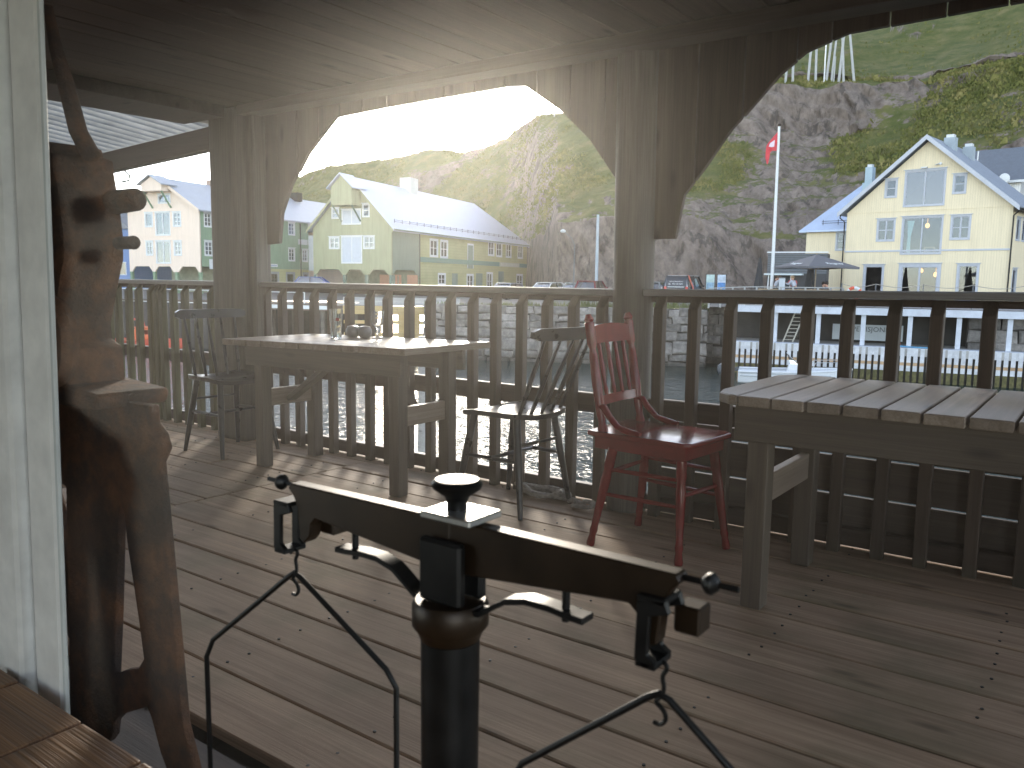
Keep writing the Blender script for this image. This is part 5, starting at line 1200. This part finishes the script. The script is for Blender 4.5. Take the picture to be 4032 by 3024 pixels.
# ---------------------------------------------------------------- cars
tyre = flat('tyre_rubber', (.02,.02,.02), .8, .2, 9); rimm = flat('wheel_rim', (.4,.41,.42), .35, .1, 9, metal=.8)
cglass = glassmat('car_glass', (.25,.27,.28), .22); lampred = flat('tail_lamp_red', (.45,.02,.02), .25, .1, 9)
def car(label, az, r, z, heading, paint, prof, rear_x, hood_x, W_=1.8, roofcol=None, group='cars parked along the quay', roof_rails=False, vanstripe=None, plates=None):
    """prof: side outline (x forward, z up) of the body below the glass, then of the greenhouse"""
    loc, _ = radial(az, r, z); t = thing('parked_car' if not vanstripe else 'parked_van', label, 'car' if not vanstripe else 'van', loc, 0, group)
    t.rotation_euler.z = heading
    body, green = prof; hw = W_/2
    def loft(pts, ws):
        vs = []; n = len(pts)
        for s in (1,-1):
            for (x, zz), w in zip(pts, ws): vs.append((x, s*w, zz))
        return vs, [tuple(range(n-1,-1,-1)), tuple(range(n,2*n))]+[(i,(i+1)%n,n+(i+1)%n,n+i) for i in range(n)]
    zs = [p[1] for p in body]; zt = max(zs)
    vs, fs = loft(body, [hw*(1-.05*max(0,(zz-.7))/.4)*(1 if zz > .35 else .95) for x, zz in body])
    MB().add(vs, fs).build('body', paint, t, bevel=.05, bseg=2, smooth=True)
    gb = min(p[1] for p in green); gt = max(p[1] for p in green)
    vs, fs = loft(green, [hw*(.96-.20*(zz-gb)/(gt-gb)) for x, zz in green])
    g = MB().add(vs, fs).build('greenhouse', cglass, t, bevel=.03, bseg=2, smooth=True)
    # roof panel and pillars over the glass
    top = sorted([p for p in green if p[1] > gt-.12], key=lambda p: p[0]); x0, x1 = top[0][0], top[-1][0]; wr = hw*.77
    MB().box(x0-.02,x1+.02,-wr,wr,gt-.035,gt+.03).build('roof', roofcol or paint, t, bevel=.025, bseg=2, smooth=True)
    rear = min(green, key=lambda p: p[0]-.0*p[1]); front = max(green, key=lambda p: p[0])
    wb = hw*.965
    for s in (1,-1):
        MB().bar((rear[0],s*wb,gb),(x0,s*wr,gt),.10,.12,(0,s,0)).build('rear_pillar', paint, t, bevel=.02)
        MB().bar((front[0],s*wb,gb),(x1,s*wr,gt),.07,.08,(0,s,0)).build('front_pillar', paint, t, bevel=.02)
        xm = (x0+x1)/2+.1; MB().bar((xm,s*(wb+.005),gb),(xm-.05,s*(wr+.015),gt),.09,.05,(0,s,0)).build('middle_pillar', MT['iron'] if not vanstripe else paint, t)
        MB().box(front[0]-.45,front[0]-.25,s*hw-.02 if s>0 else -hw-.16,s*hw+.16 if s>0 else -hw+.02,gb+.0,gb+.15).build('mirror', paint, t, bevel=.03)
    for xw in (min(p[0] for p in body)+.85, max(p[0] for p in body)-.85):
        for s in (1,-1):
            w = MB().lathe([(0,-.11),(.28,-.11),(.33,-.08),(.33,.08),(.28,.11),(0,.11)], (xw, s*(hw-.10), .33), 20, 'y').build('wheel', tyre, t, smooth=True)
            MB().lathe([(0,-.012),(.2,-.012),(.21,.012),(0,.012)], (xw, s*(hw+.012), .33), 16, 'y').build('rim', rimm, w, smooth=True)
    xr = min(p[0] for p in body); xf = max(p[0] for p in body)
    for s in (1,-1):
        if vanstripe: MB().box(xr-.02,xr+.05,s*(hw-.17)-.09,s*(hw-.17)+.09,.62,1.12).build('tail_lamp', lampred, t, bevel=.02)
        else: MB().box(xr-.02,xr+.22,s*(hw-.24)-.22,s*(hw-.24)+.22,gb-.22,gb-.05).build('tail_lamp', lampred, t, bevel=.02)
        MB().box(xf-.22,xf+.005,s*(hw-.33)-.2,s*(hw-.33)+.2,.58,.72).build('headlamp', MT['steel'], t, bevel=.03)
    MB().box(xr-.03,xr+.02,-.26,.26,.52,.63).build('number_plate', wt, t)
    if roof_rails:
        for s in (1,-1): MB().tube([(x0+.1,s*wr*.93,gt+.03),(x0+.2,s*wr*.93,gt+.09),(x1-.3,s*wr*.93,gt+.09),(x1-.2,s*wr*.93,gt+.03)], .02, 6).build('roof_rail', MT['iron'], t, smooth=True)
    return t, hw, xr, gb, gt
HB = ([(-2.0,.3),(-2.05,.6),(-2.0,.88),(.95,.90),(1.75,.78),(2.05,.62),(2.08,.35),(1.9,.22),(-1.85,.22)], [(-1.95,.88),(-1.5,1.38),(-1.1,1.47),(.1,1.47),(.45,1.40),(1.25,.90)])
SUVP = ([(-2.2,.35),(-2.25,.7),(-2.2,1.02),(1.1,1.04),(2.0,.92),(2.25,.75),(2.28,.4),(2.1,.28),(-2.05,.28)], [(-2.15,1.02),(-1.85,1.55),(-1.6,1.64),(.1,1.66),(.5,1.58),(1.3,1.04)])
WGN = ([(-2.3,.3),(-2.35,.65),(-2.3,.92),(1.1,.94),(2.0,.80),(2.3,.64),(2.32,.35),(2.1,.24),(-2.1,.24)], [(-2.28,.92),(-2.0,1.36),(-1.8,1.45),(.2,1.46),(.55,1.38),(1.35,.94)])
VANP = ([(-2.45,.35),(-2.5,.7),(-2.46,1.08),(1.35,1.1),(2.1,.98),(2.45,.75),(2.48,.4),(2.3,.28),(-2.3,.28)], [(-2.46,1.08),(-2.38,1.62),(-2.25,1.86),(-2.1,1.92),(.7,1.92),(.95,1.84),(1.75,1.1)])
silver = flat('silver_paint', (.36,.38,.40), .3, .05, 4, metal=.5); whitep = flat('white_car_paint', (.60,.60,.60), .25, .04, 4); palep = flat('pale_car_paint', (.42,.45,.44), .25, .04, 4, metal=.3)
redp = flat('dark_red_paint', (.16,.012,.016), .25, .08, 4); greyp = flat('grey_car_paint', (.24,.25,.25), .3, .06, 4, metal=.4); blackp = flat('black_car_paint', (.02,.022,.026), .25, .1, 4); bluep = flat('blue_car_paint', (.05,.09,.30), .3, .08, 4)
def hd(az, off): return PI/2-(az+off)*D2R        # heading measured from the line of sight
car('silver hatchback, leftmost of the cars before the rock face', -36.4, 73.5, -.52, hd(-36.4,180+28), silver, HB, 0, 0)
car('white hatchback facing the harbour between a silver and a pale car', -33.6, 73.0, -.42, hd(-33.6,180+30), whitep, HB, 0, 0, W_=1.85)
car('pale grey car with a bright windscreen beside the red car', -31.7, 73.0, -.42, hd(-31.7,180+14), palep, HB, 0, 0)
car('dark red four wheel drive car seen from behind, left of the pole', -30.45, 72.0, -.42, hd(-30.45,17), redp, SUVP, 0, 0, W_=1.86)
car('grey estate car with roof rails right of the round pole', -25.9, 66.0, -.24, hd(-25.9,20), greyp, WGN, 0, 0, roof_rails=True)
car('blue car under the skirt of the green warehouse', -49.3, 83.5, -.2, hd(-49.3,100), bluep, HB, 0, 0)
vt, hw, xr, gb, gt = car('black van with white lettering and an orange red stripe', -24.2, 64.5, -.20, hd(-24.2,15.5), blackp, VANP, 0, 0, W_=1.95, roofcol=greyp, vanstripe=True, group=None)
tailg = MB().add([(-2.485,-.80,1.08),(-2.485,.80,1.08),(-2.41,.76,1.60),(-2.30,.72,1.83),(-2.30,-.72,1.83),(-2.41,-.76,1.60)], [(0,1,2,5),(5,2,3,4)]).build('rear_window', flat('van_dark_glass', (.03,.035,.045), .15, .1, 5), vt)
ledge = MB().box(-2.53,-2.46,-.62,.62,1.06,1.11).build('chrome_strip', wt, vt)
XV = Matrix(((0,0,-1,-2.49),(-1,0,0,0),(0,1,0,0),(0,0,0,1)))
tilt = Matrix.Rotation(.14,4,'X')
text_obj('lettering', 'www.nordkappsafari.no', .105, wt, vt, Matrix.Translation((.028,0,1.46)) @ XV)
text_obj('lettering', '951 22 334', .17, wt, vt, Matrix.Translation((.005,-.10,1.255)) @ XV)
text_obj('lettering', '@', .16, wt, vt, Matrix.Translation((.005,.50,1.255)) @ XV)
om = flat('orange_red_stripe', (.62,.10,.05), .35, .06, 4)
st = MB()
for (xa, za, ya), (xb, zb_, yb) in zip([(-2.1,1.93,.74),(-1.95,1.55,.86),(-1.55,1.1,.955),(-1.3,.3,.985)], [(-1.95,1.55,.86),(-1.55,1.1,.955),(-1.3,.3,.985),(-1.3,.3,.985)][:3]):
    for s in (-1,):
        st.add([(xa,s*ya-.012,za),(xa+.42,s*ya-.012,za),(xb+.42,s*yb-.012,zb_),(xb,s*yb-.012,zb_)], [(0,1,2,3)])
st.box(-2.12,-1.68,-.74,.70,1.953,1.958).build('stripe', om, vt)
# ---------------------------------------------------------------- poles, lamps, boards
lpz = thing('street_lamp', 'street lamp with a white globe head behind the pale car', 'street lamp', *[radial(-31.75,70.0,-.4)[0], 0])
MB().tube([(0,0,0),(0,0,3.5)], [.055,.045], 10).build('pole', MT['frame_grey'], lpz, smooth=True)
MB().tube([(0,0,3.5),(0,0,4.6),(-.25,-.1,5.2),(-.85,-.4,5.75)], [.045,.035,.03,.025], 8).build('arm', MT['frame_grey'], lpz, smooth=True)
MB().lathe([(0,0),(.14,.02),(.24,.10),(.22,.20),(.08,.28),(0,.3)], (-.9,-.42,5.62), 18).build('lamp_shade', wt, lpz, smooth=True)
def upole(label, az, r, z0, h, rad=.10, mat=None, cross=False):
    t = thing('utility_pole', label, 'pole', radial(az,r,z0)[0], -az*D2R, None)
    MB().tube([(0,0,-1.0),(0,0,h)], [rad*1.15,rad*.85], 10).build('pole', mat or PW, t, smooth=True)
    if cross:
        MB().box(-.9,.9,-.06,.06,h-.5,h-.36).build('crossarm', MT['beam'], t)
        for x in (-.8,0,.8): MB().lathe([(0,0),(.05,0),(.06,.08),(.03,.14),(0,.14)], (x,0,h-.36), 8).build('insulator', wt, t, smooth=True)
    return t
PW = flat('pole_grey_wood', (.38,.385,.38), .7, .1, 3)
upole('tall grey pole against the rock face left of the round pole', -30.2, 76.0, -.4, 7.6, .14, flat('pole_metal', (.34,.40,.45), .5, .08, 3))
upole('thin pole on the skyline beside the big pole bracket', -33.3, 150, ground(-33.3,150), 7.0, .12)
def mast(label, az, r, z0, specs, cross=False):
    t = thing('power_line_mast', label, 'mast', radial(az,r,ground(az,r)-.2)[0], -az*D2R, 'power line masts on the hill ledge')
    for (xa, xb, h, w) in specs: MB().tube([(xa,0,-1.5),(xb,0,h)], [w*1.1,w*.85], 8).build('leg', PW, t, smooth=True)
    if cross: MB().box(-2.0,2.0,-.1,.1,cross,cross+.18).build('crossarm', MT['beam'], t)
    return t
mast('two legged power mast nearest the arched fascia', -18.2, 129, 33.0, [(-.55,-.2,9.5,.17),(.55,.25,9.5,.17)], 8.8)
mast('two legged power mast in the middle of the ledge', -16.85, 129.5, 33.2, [(-.55,-.1,10.2,.17),(.6,.3,10.2,.17)], 9.4)
mast('cluster of splayed power masts on the ledge above the flagpole', -15.15, 130, 33.4, [(-2.0,-1.2,10.8,.17),(-1.3,-.6,10.5,.15),(-.3,.4,11.6,.18),(.6,-.4,11.4,.17),(2.1,.3,11.3,.17),(-.9,-.8,4,.1)], 10.9)
upole('short pale post on the ledge left of the splayed masts', -16.1, 129, ground(-16.1,129), 5.2, .10, wt)
ib = thing('information_board', 'two framed information boards with blue panels beside the van', 'board', *radial(-22.2, 66.0, -.2))
for x, cols in ((-.72,((.42,.55,.52),(.25,.42,.55))),(.12,((.50,.58,.66),(.07,.24,.55)))):
    MB().box(x,x+.62,0,.05,.85,2.05).build('panel', flat('board_top', cols[0], .5, .25, 3), ib); MB().box(x+.03,x+.59,-.012,-.002,.9,1.45).build('print', flat('board_print', cols[1], .5, .3, 5), ib)
    for xx in (x-.05,x+.62): MB().box(xx,xx+.05,-.01,.06,0,2.1).build('frame_post', MT['iron'], ib)
# flagpole and flag
fp = thing('flagpole', 'tall white flagpole on the terrace', 'flagpole', (-15.95,47.4,-.0), .32)
MB().tube([(0,0,0),(-.02,0,5),(-.05,0,9.98)], [.10,.085,.065], 12).build('pole', wt, fp, smooth=True)
MB().ball((-.05,0,10.06), .12, sc=(1,1,.8)).build('finial', MT['brass'], fp, smooth=True); MB().tube([(0,0,0),(0,0,.5)], [.17,.15], 12).build('foot', wt, fp, smooth=True)
def cloth(name, label, loc, rz, P, Q, mat, n=14, emb=None):
    """flag hanging limp: top edge curve P, bottom edge curve Q"""
    vs = []; fs = []; m = 8
    for i in range(n):
        u = i/(n-1)
        def cur(C):
            s = u*(len(C)-1); k = min(int(s), len(C)-2); return V(*C[k]).lerp(V(*C[k+1]), s-k)
        a, b = cur(P), cur(Q)
        for j in range(m):
            p = a.lerp(b, j/(m-1)); vs.append((p.x, p.y+.06*math.sin(u*9+j*.5)*u, p.z))
    off = len(vs); vs += [(x,y+.012,z) for x,y,z in vs]
    for i in range(n-1):
        for j in range(m-1):
            a = i*m+j; fs.append((a,a+m,a+m+1,a+1)); fs.append((off+a,off+a+1,off+a+m+1,off+a+m))
    t = thing(name, label, 'flag', loc, rz); o = MB().add(vs, fs).build('cloth', mat, t, smooth=True); return t
fl = cloth('flag', 'red flag with a pale emblem hanging limp from the flagpole', (-15.95,47.4,-.06), .32,
    [(-.12,0,9.75),(-.45,-.05,9.35),(-.70,-.02,9.0),(-.72,.0,8.4),(-.62,.02,8.0)], [(-.12,0,8.72),(-.34,-.05,8.72),(-.46,-.02,8.66),(-.50,.0,8.3),(-.56,.02,7.98)], flat('flag_red', (.55,.045,.06), .7, .1, 6))
MB().add([(-.25,-.12,9.3),(-.50,-.14,9.12),(-.56,-.12,8.95),(-.42,-.12,8.90),(-.26,-.12,8.93)], [(0,1,2,3,4)]).build('emblem', flat('emblem_pale', (.66,.55,.62), .7, .15, 25), fl)
nf = thing('small_flag', 'small red flag with a white cross on a thin pole above the yellow roof', 'flag', tuple(azp(-7.3,76,6.6)), 0)
MB().tube([(0,0,0),(.12,0,5.2)], .05, 8).build('pole', wt, nf, smooth=True)
MB().add([(.08,0,4.6),(-.25,.02,4.0),(-.55,.0,3.3),(-.45,0,2.9),(-.1,.02,3.4),(.05,0,3.6)], [(0,1,2,3,4,5)]).build('cloth', flat('flag_red_two', (.50,.05,.06), .7, .1, 6), nf)
MB().add([(.06,-.015,4.1),(-.42,-.015,3.35),(-.36,-.015,3.25),(.06,-.015,3.95)], [(0,1,2,3)]).build('white_stripe', wt, nf)
# ---------------------------------------------------------------- terrace: parasols, fence, tables, people
TZ = .05
vs = [tuple(azp(a, r, TZ)) for a in (-20.2,-16,-12,-8,-4) for r in (46.4, 63.5)]
tag(MB().add(vs, [(2*i,2*i+2,2*i+3,2*i+1) for i in range(4)]).build('terrace', flat('terrace_paving', (.20,.19,.18), .8, .15, 1.2)), kind='structure')
def parasol_open():
    t = thing('open_parasol', 'open dark grey parasol with white lettering on the terrace', 'parasol', (-13.72,48.1,TZ), .35)
    g = flat('parasol_grey', (.115,.115,.125), .8, .08, 4)
    R_ = 1.62; vs = [(0,0,2.82)]; fs = []
    cor = [(-R_,-R_),(R_,-R_),(R_,R_),(-R_,R_)]; cor = [(x*math.cos(.55)-y*math.sin(.55), x*math.sin(.55)+y*math.cos(.55)) for x,y in cor]
    for x, y in cor: vs.append((x,y,2.12))
    for k in range(4):
        a, b = V(*cor[k],0), V(*cor[(k+1)%4],0); m_ = (a+b)/2; vs.append((m_.x*.97,m_.y*.97,2.16))
    for k in range(4):
        a, b, c = 1+k, 5+k, 1+(k+1)%4; fs += [(0,a,b),(0,b,c)]
    for k in range(4):
        a, b = vs[1+k], vs[1+(k+1)%4]; m_ = vs[5+k]; q = len(vs); vs += [(a[0],a[1],a[2]-.12),(m_[0],m_[1],m_[2]-.10),(b[0],b[1],b[2]-.12)]; fs += [(1+k,5+k,q+1,q),(5+k,1+(k+1)%4,q+2,q+1)]
    MB().add(vs, fs).build('canopy', g, t)
    MB().tube([(0,0,0),(0,0,2.9)], .035, 10).build('pole', wood('parasol_pole', (.25,.19,.13),(.38,.30,.2),'Z'), t, smooth=True)
    for k in range(4): MB().bar((0,0,2.0),(vs[1+k][0]*.9,vs[1+k][1]*.9,2.16),.025,.03).build('rib', MT['table'], t)
    # white lettering bars on the two sides that face the water
    for k, body in ((0,'Ringnes'),(3,'Ringnes')):
        a, b = V(*vs[1+k]), V(*vs[1+(k+1)%4]); top = V(*vs[0]); e = (b-a).normalized(); mid = (a+b)/2; up = (top-mid).normalized(); nn_ = e.cross(up)
        if nn_.z < 0: nn_ = -nn_
        o = mid.lerp(top,.16)+e*(.25 if k == 0 else 0)+nn_*.03; X = Matrix(((e.x,up.x,nn_.x,o.x),(e.y,up.y,nn_.y,o.y),(e.z,up.z,nn_.z,o.z),(0,0,0,1)))
        text_obj('lettering', body, .34, wt, t, X)
    MB().lathe([(0,0),(.3,0),(.3,.08),(0,.1)], seg=20).build('foot', MT['iron'], t, smooth=True)
parasol_open()
def parasol_closed(label, loc, h=2.55):
    t = thing('closed_parasol', label, 'parasol', loc, 0, 'folded black parasols on the terrace'); k = flat('parasol_black', (.03,.032,.035), .85, .2, 4)
    vs = []; fs = []; n = 16; m = 12
    for i in range(m):
        u = i/(m-1); r = .07+.30*u**1.1
        for j in range(n): a = 2*PI*j/n; q = r*(1+.18*math.cos(a*6+u*2)); vs.append((q*math.cos(a), q*math.sin(a), h-(h-.55)*u))
    fs = [(i*n+j, i*n+(j+1)%n, (i+1)*n+(j+1)%n, (i+1)*n+j) for i in range(m-1) for j in range(n)]+[tuple(range(n))]
    MB().add(vs, fs).build('canopy', k, t, smooth=True); MB().tube([(0,0,0),(0,0,h+.08)], .03, 8).build('pole', MT['iron'], t, smooth=True)
    MB().lathe([(0,0),(.28,0),(.28,.08),(0,.1)], seg=16).build('foot', MT['iron'], t, smooth=True)
parasol_closed('folded black parasol left of the flagpole', (-18.64,52.85,-.1), 2.95); parasol_closed('folded black parasol under the open grey one', (-14.55,49.95,TZ), 2.75)
fb = thing('terrace_fence', 'low grey rail fence along the quay edge', 'fence', (0,0,0)); fw = flat('fence_grey', (.34,.34,.33), .7, .12, 3)
pts = [azp(a, 47.2, gz(a)) for a in np.linspace(-22.6,-14.2,12)]
for p in pts: MB().box(p.x-.04,p.x+.04,p.y-.04,p.y+.04,p.z,p.z+1.08).build('fence_post', fw, fb)
for a, b in zip(pts, pts[1:]): MB().bar((a.x,a.y,a.z+1.1),(b.x,b.y,b.z+1.1),.12,.05).build('top_rail', fw, fb)
rf_ = thing('rope_fence', 'thin rope fence in front of the yellow house', 'fence', (0,0,0)); rp = [azp(a, 46.7, TZ) for a in (-14.3,-12.3,-9.6,-6.9,-4.2)]
for p in rp: MB().tube([p, p+V(0,0,1.22)], .025, 8).build('fence_post', MT['frame_grey'], rf_, smooth=True)
for a, b in zip(rp, rp[1:]):
    MB().tube([(a+V(0,0,1.2)).lerp(b+V(0,0,1.2), q/8)-V(0,0,.16*math.sin(PI*q/8)) for q in range(9)], .018, 6).build('rope', MT['rope'], rf_, smooth=True)
lb = thing('life_buoy', 'orange red and white life buoy on the fence by the yellow house', 'life buoy', tuple(azp(-13.55,46.55,.72)), .2)
for k in range(8):
    arc = [(.32*math.cos(a),0,.32*math.sin(a)) for a in np.linspace(k*PI/4, (k+1)*PI/4, 6)]
    MB().tube(arc, .085, 8).build('ring_segment', flat('buoy_orange', (.65,.12,.06), .5, .05, 5) if k%2==0 else wt, lb, smooth=True)
bw = wood('bench_wood', (.26,.19,.11), (.42,.32,.2), 'X', .6, .6, .1)
def picnic(label, loc, rz):
    t = thing('terrace_table', label, 'table', loc, rz, 'tables on the terrace')
    for y in (-.3,-.1,.1,.3): MB().box(-.8,.8,y-.09,y+.09,.71,.75).build('table_plank', bw, t)
    for x in (-.65,.65):
        for s in (-1,1): MB().bar((x,s*.32,0),(x,s*.25,.71),.06,.06).build('leg', bw, t)
    return t
def bench(label, loc, rz):
    t = thing('terrace_bench', label, 'bench', loc, rz, 'benches on the terrace')
    for y in (-.12,.08): MB().box(-.75,.75,y-.09,y+.09,.42,.46).build('seat_plank', bw, t)
    for z in (.60,.76): MB().box(-.75,.75,.19,.225,z,z+.11).build('back_plank', bw, t)
    for x in (-.65,.65):
        MB().box(x-.03,x+.03,-.2,-.14,0,.42).build('leg', bw, t); MB().bar((x,.14,0),(x,.21,.88),.06,.05).build('leg', bw, t)
    return t
picnic('terrace table beside the standing people left of the open parasol', (-15.0,47.15,TZ), .3); picnic('terrace table under the open parasol', (-13.15,47.75,TZ), .3)
bench('terrace bench below the red shirted person', (-14.75,46.6,TZ), .3+PI); bench('terrace bench under the open parasol', (-13.35,47.1,TZ), .3+PI)
bench('terrace bench of the person in grey beside the flagpole', (-15.7,46.75,TZ), .3+PI)
gb_ = thing('grey_bin', 'tall pale grey bin in front of the people by the flagpole', 'bin', (-14.98,46.2,TZ), .3)
MB().box(-.16,.16,-.16,.16,0,1.45).build('bin_body', flat('bin_grey', (.44,.47,.50), .5, .06, 3), gb_, bevel=.01); MB().box(-.18,.18,-.18,.18,1.452,1.5).build('lid', MT['frame_grey'], gb_)
sk = flat('skin', (.48,.27,.19), .55, .08, 20)
def person(label, loc, rz, top, trou, hair, lean=0.1, arms=.35, seated=True, sc=1.0):
    loc = (loc[0], loc[1], TZ)
    """one continuous skinned body (hip, spine, head, arms, legs); clothing and hair are children"""
    t = thing('person', label, 'person', loc, rz); t.scale = (sc, sc, sc)
    H = .47 if seated else .92
    def skin(name, verts, edges, rad, mat, sub=2):
        me = bpy.data.meshes.new(name); me.from_pydata(verts, edges, []); o = bpy.data.objects.new(name, me); COL.objects.link(o); o.parent = t
        m = o.modifiers.new('skin', 'SKIN'); m.use_smooth_shade = True
        for v, r in zip(me.skin_vertices[0].data, rad): v.radius = (r, r)
        me.skin_vertices[0].data[0].use_root = True
        s = o.modifiers.new('sub', 'SUBSURF'); s.levels = sub; s.render_levels = sub
        me.materials.append(mat); return o
    L = lean; hip = (0,0,H+.10); ch = (0,L*.35,H+.36); nk = (0,L*.62,H+.58); hd_ = (0,L*.75+.02,H+.70); tp = (0,L*.8+.02,H+.82)
    sh = lambda s: (s*.19, L*.55, H+.52); el = lambda s: (s*.25, L*.5+.16, H+.30); wr = lambda s: (s*.12, L*.5+.40, H+.30+arms*.2); ha = lambda s: (s*.09, L*.5+.48, H+.32+arms*.22)
    kn = lambda s: ((s*.12,.44,H+.06) if seated else (s*.10,.02,.50)); an = lambda s: ((s*.12,.46,.07) if seated else (s*.11,-.02,.07)); tt_ = lambda s: (an(s)[0], an(s)[1]+.15, .04)
    hp = lambda s: (s*.10, .02, H+.06)
    v = [hip,ch,nk,hd_,tp]; r = [.13,.14,.055,.095,.06]; e = [(0,1),(1,2),(2,3),(3,4)]
    for s in (1,-1):
        b = len(v); v += [sh(s),el(s),wr(s),ha(s)]; r += [.065,.045,.032,.035]; e += [(1,b),(b,b+1),(b+1,b+2),(b+2,b+3)]
        b = len(v); v += [hp(s),kn(s),an(s),tt_(s)]; r += [.09,.065,.042,.04]; e += [(0,b),(b,b+1),(b+1,b+2),(b+2,b+3)]
    skin('body', v, e, r, sk)
    v = [(hip[0],hip[1],hip[2]-.02),ch,(nk[0],nk[1]-.005,nk[2]-.05)]; r = [.155,.165,.085]; e = [(0,1),(1,2)]
    for s in (1,-1): b = len(v); v += [sh(s),el(s),wr(s)]; r += [.08,.058,.045]; e += [(1,b),(b,b+1),(b+1,b+2)]
    skin('jacket', v, e, r, top)
    v = [(0,0,H+.08)]; r = [.14]; e = []
    for s in (1,-1): b = len(v); v += [hp(s),kn(s),an(s)]; r += [.105,.08,.055]; e += [(0,b),(b,b+1),(b+1,b+2)]
    skin('trousers', v, e, r, trou)
    MB().ball((hd_[0],hd_[1]-.025,hd_[2]+.045), .108, 14, 10, (.92,1.0,1.0)).build('hair', hair, t, smooth=True)
    f = MB().ball((.035,hd_[1]+.092,hd_[2]+.02), .012, 6, 4).ball((-.035,hd_[1]+.092,hd_[2]+.02), .012, 6, 4).build('eyes', MT['iron'], t)
    MB().ball((0,hd_[1]+.105,hd_[2]-.012), .017, 6, 5, (.8,1,1.3)).build('nose', sk, t, smooth=True); MB().box(-.025,.025,hd_[1]+.085,hd_[1]+.096,hd_[2]-.052,hd_[2]-.044).build('mouth', lampred, t)
    return t
cl_ = lambda n, c: flat(n, c, .85, .12, 12)
dark_t = cl_('dark_trousers', (.03,.034,.045)); brown_h = cl_('brown_hair', (.06,.035,.02)); dark_h = cl_('dark_hair', (.03,.02,.015)); fair_h = cl_('fair_hair', (.30,.21,.12))
person('person with brown hair in a pale grey top leaning over the table by the flagpole', (-15.55,46.75,TZ+.02), -PI/2+.3, cl_('pale_grey_top', (.42,.44,.48)), dark_t, brown_h, .35, seated=False, sc=.92)
person('person in a dark top standing at the far left behind the flagpole', (-15.85,47.6,TZ+.02), -PI/2, cl_('dark_top', (.06,.05,.055)), dark_t, brown_h, .12, seated=False, sc=.92)
person('person with short fair hair in a coral red top', (-14.72,47.3,TZ+.06), PI+.1, cl_('coral_red_top', (.55,.10,.09)), dark_t, fair_h, .1, seated=False, sc=.92)
person('person with fair hair and a light grey jacket seen from behind', (-14.42,46.75,TZ+.02), PI/2-.2, cl_('light_grey_jacket', (.44,.46,.52)), cl_('navy_trousers', (.05,.055,.09)), fair_h, .3, seated=False, sc=.92)
person('small dark haired person in black under the open parasol', (-13.25,47.95,TZ-.10), -PI/2-.1, cl_('black_top', (.03,.03,.035)), dark_t, dark_h, .05)
person('dark haired person in a dark blue jacket under the open parasol', (-12.82,47.4,TZ), PI/2+.25, cl_('dark_blue_jacket', (.03,.035,.055)), dark_t, dark_h, .1)
sd_ = thing('terrace_shed', 'dark slatted terrace shed with white edges left of the yellow house', 'shed', tuple(azp(-17.2,62.0,-.1)), .2)
for i in range(9): MB().box(-1.9,2.1,0,.04,2.05+i*.16,2.18+i*.16).build('wall_slat', flat('shed_slat', (.11,.12,.13), .8, .1, 3), sd_)
MB().box(-1.9,2.1,.05,2.5,-.0,3.46).build('shed_wall', flat('shed_dark', (.05,.052,.055), .8, .15, 2), sd_)
MB().box(-1.95,2.15,-.06,.0,3.5,3.58).build('top_edge', wt, sd_); MB().box(-1.95,.6,-1.2,.0,1.92,2.03).build('canopy', flat('shed_canopy', (.50,.56,.56), .5, .05, 3), sd_)
for x in (-1.7,-.2): MB().bar((x,-1.0,0),(x+.05,-1.0,1.9),.06,.06).build('canopy_post', wt, sd_)
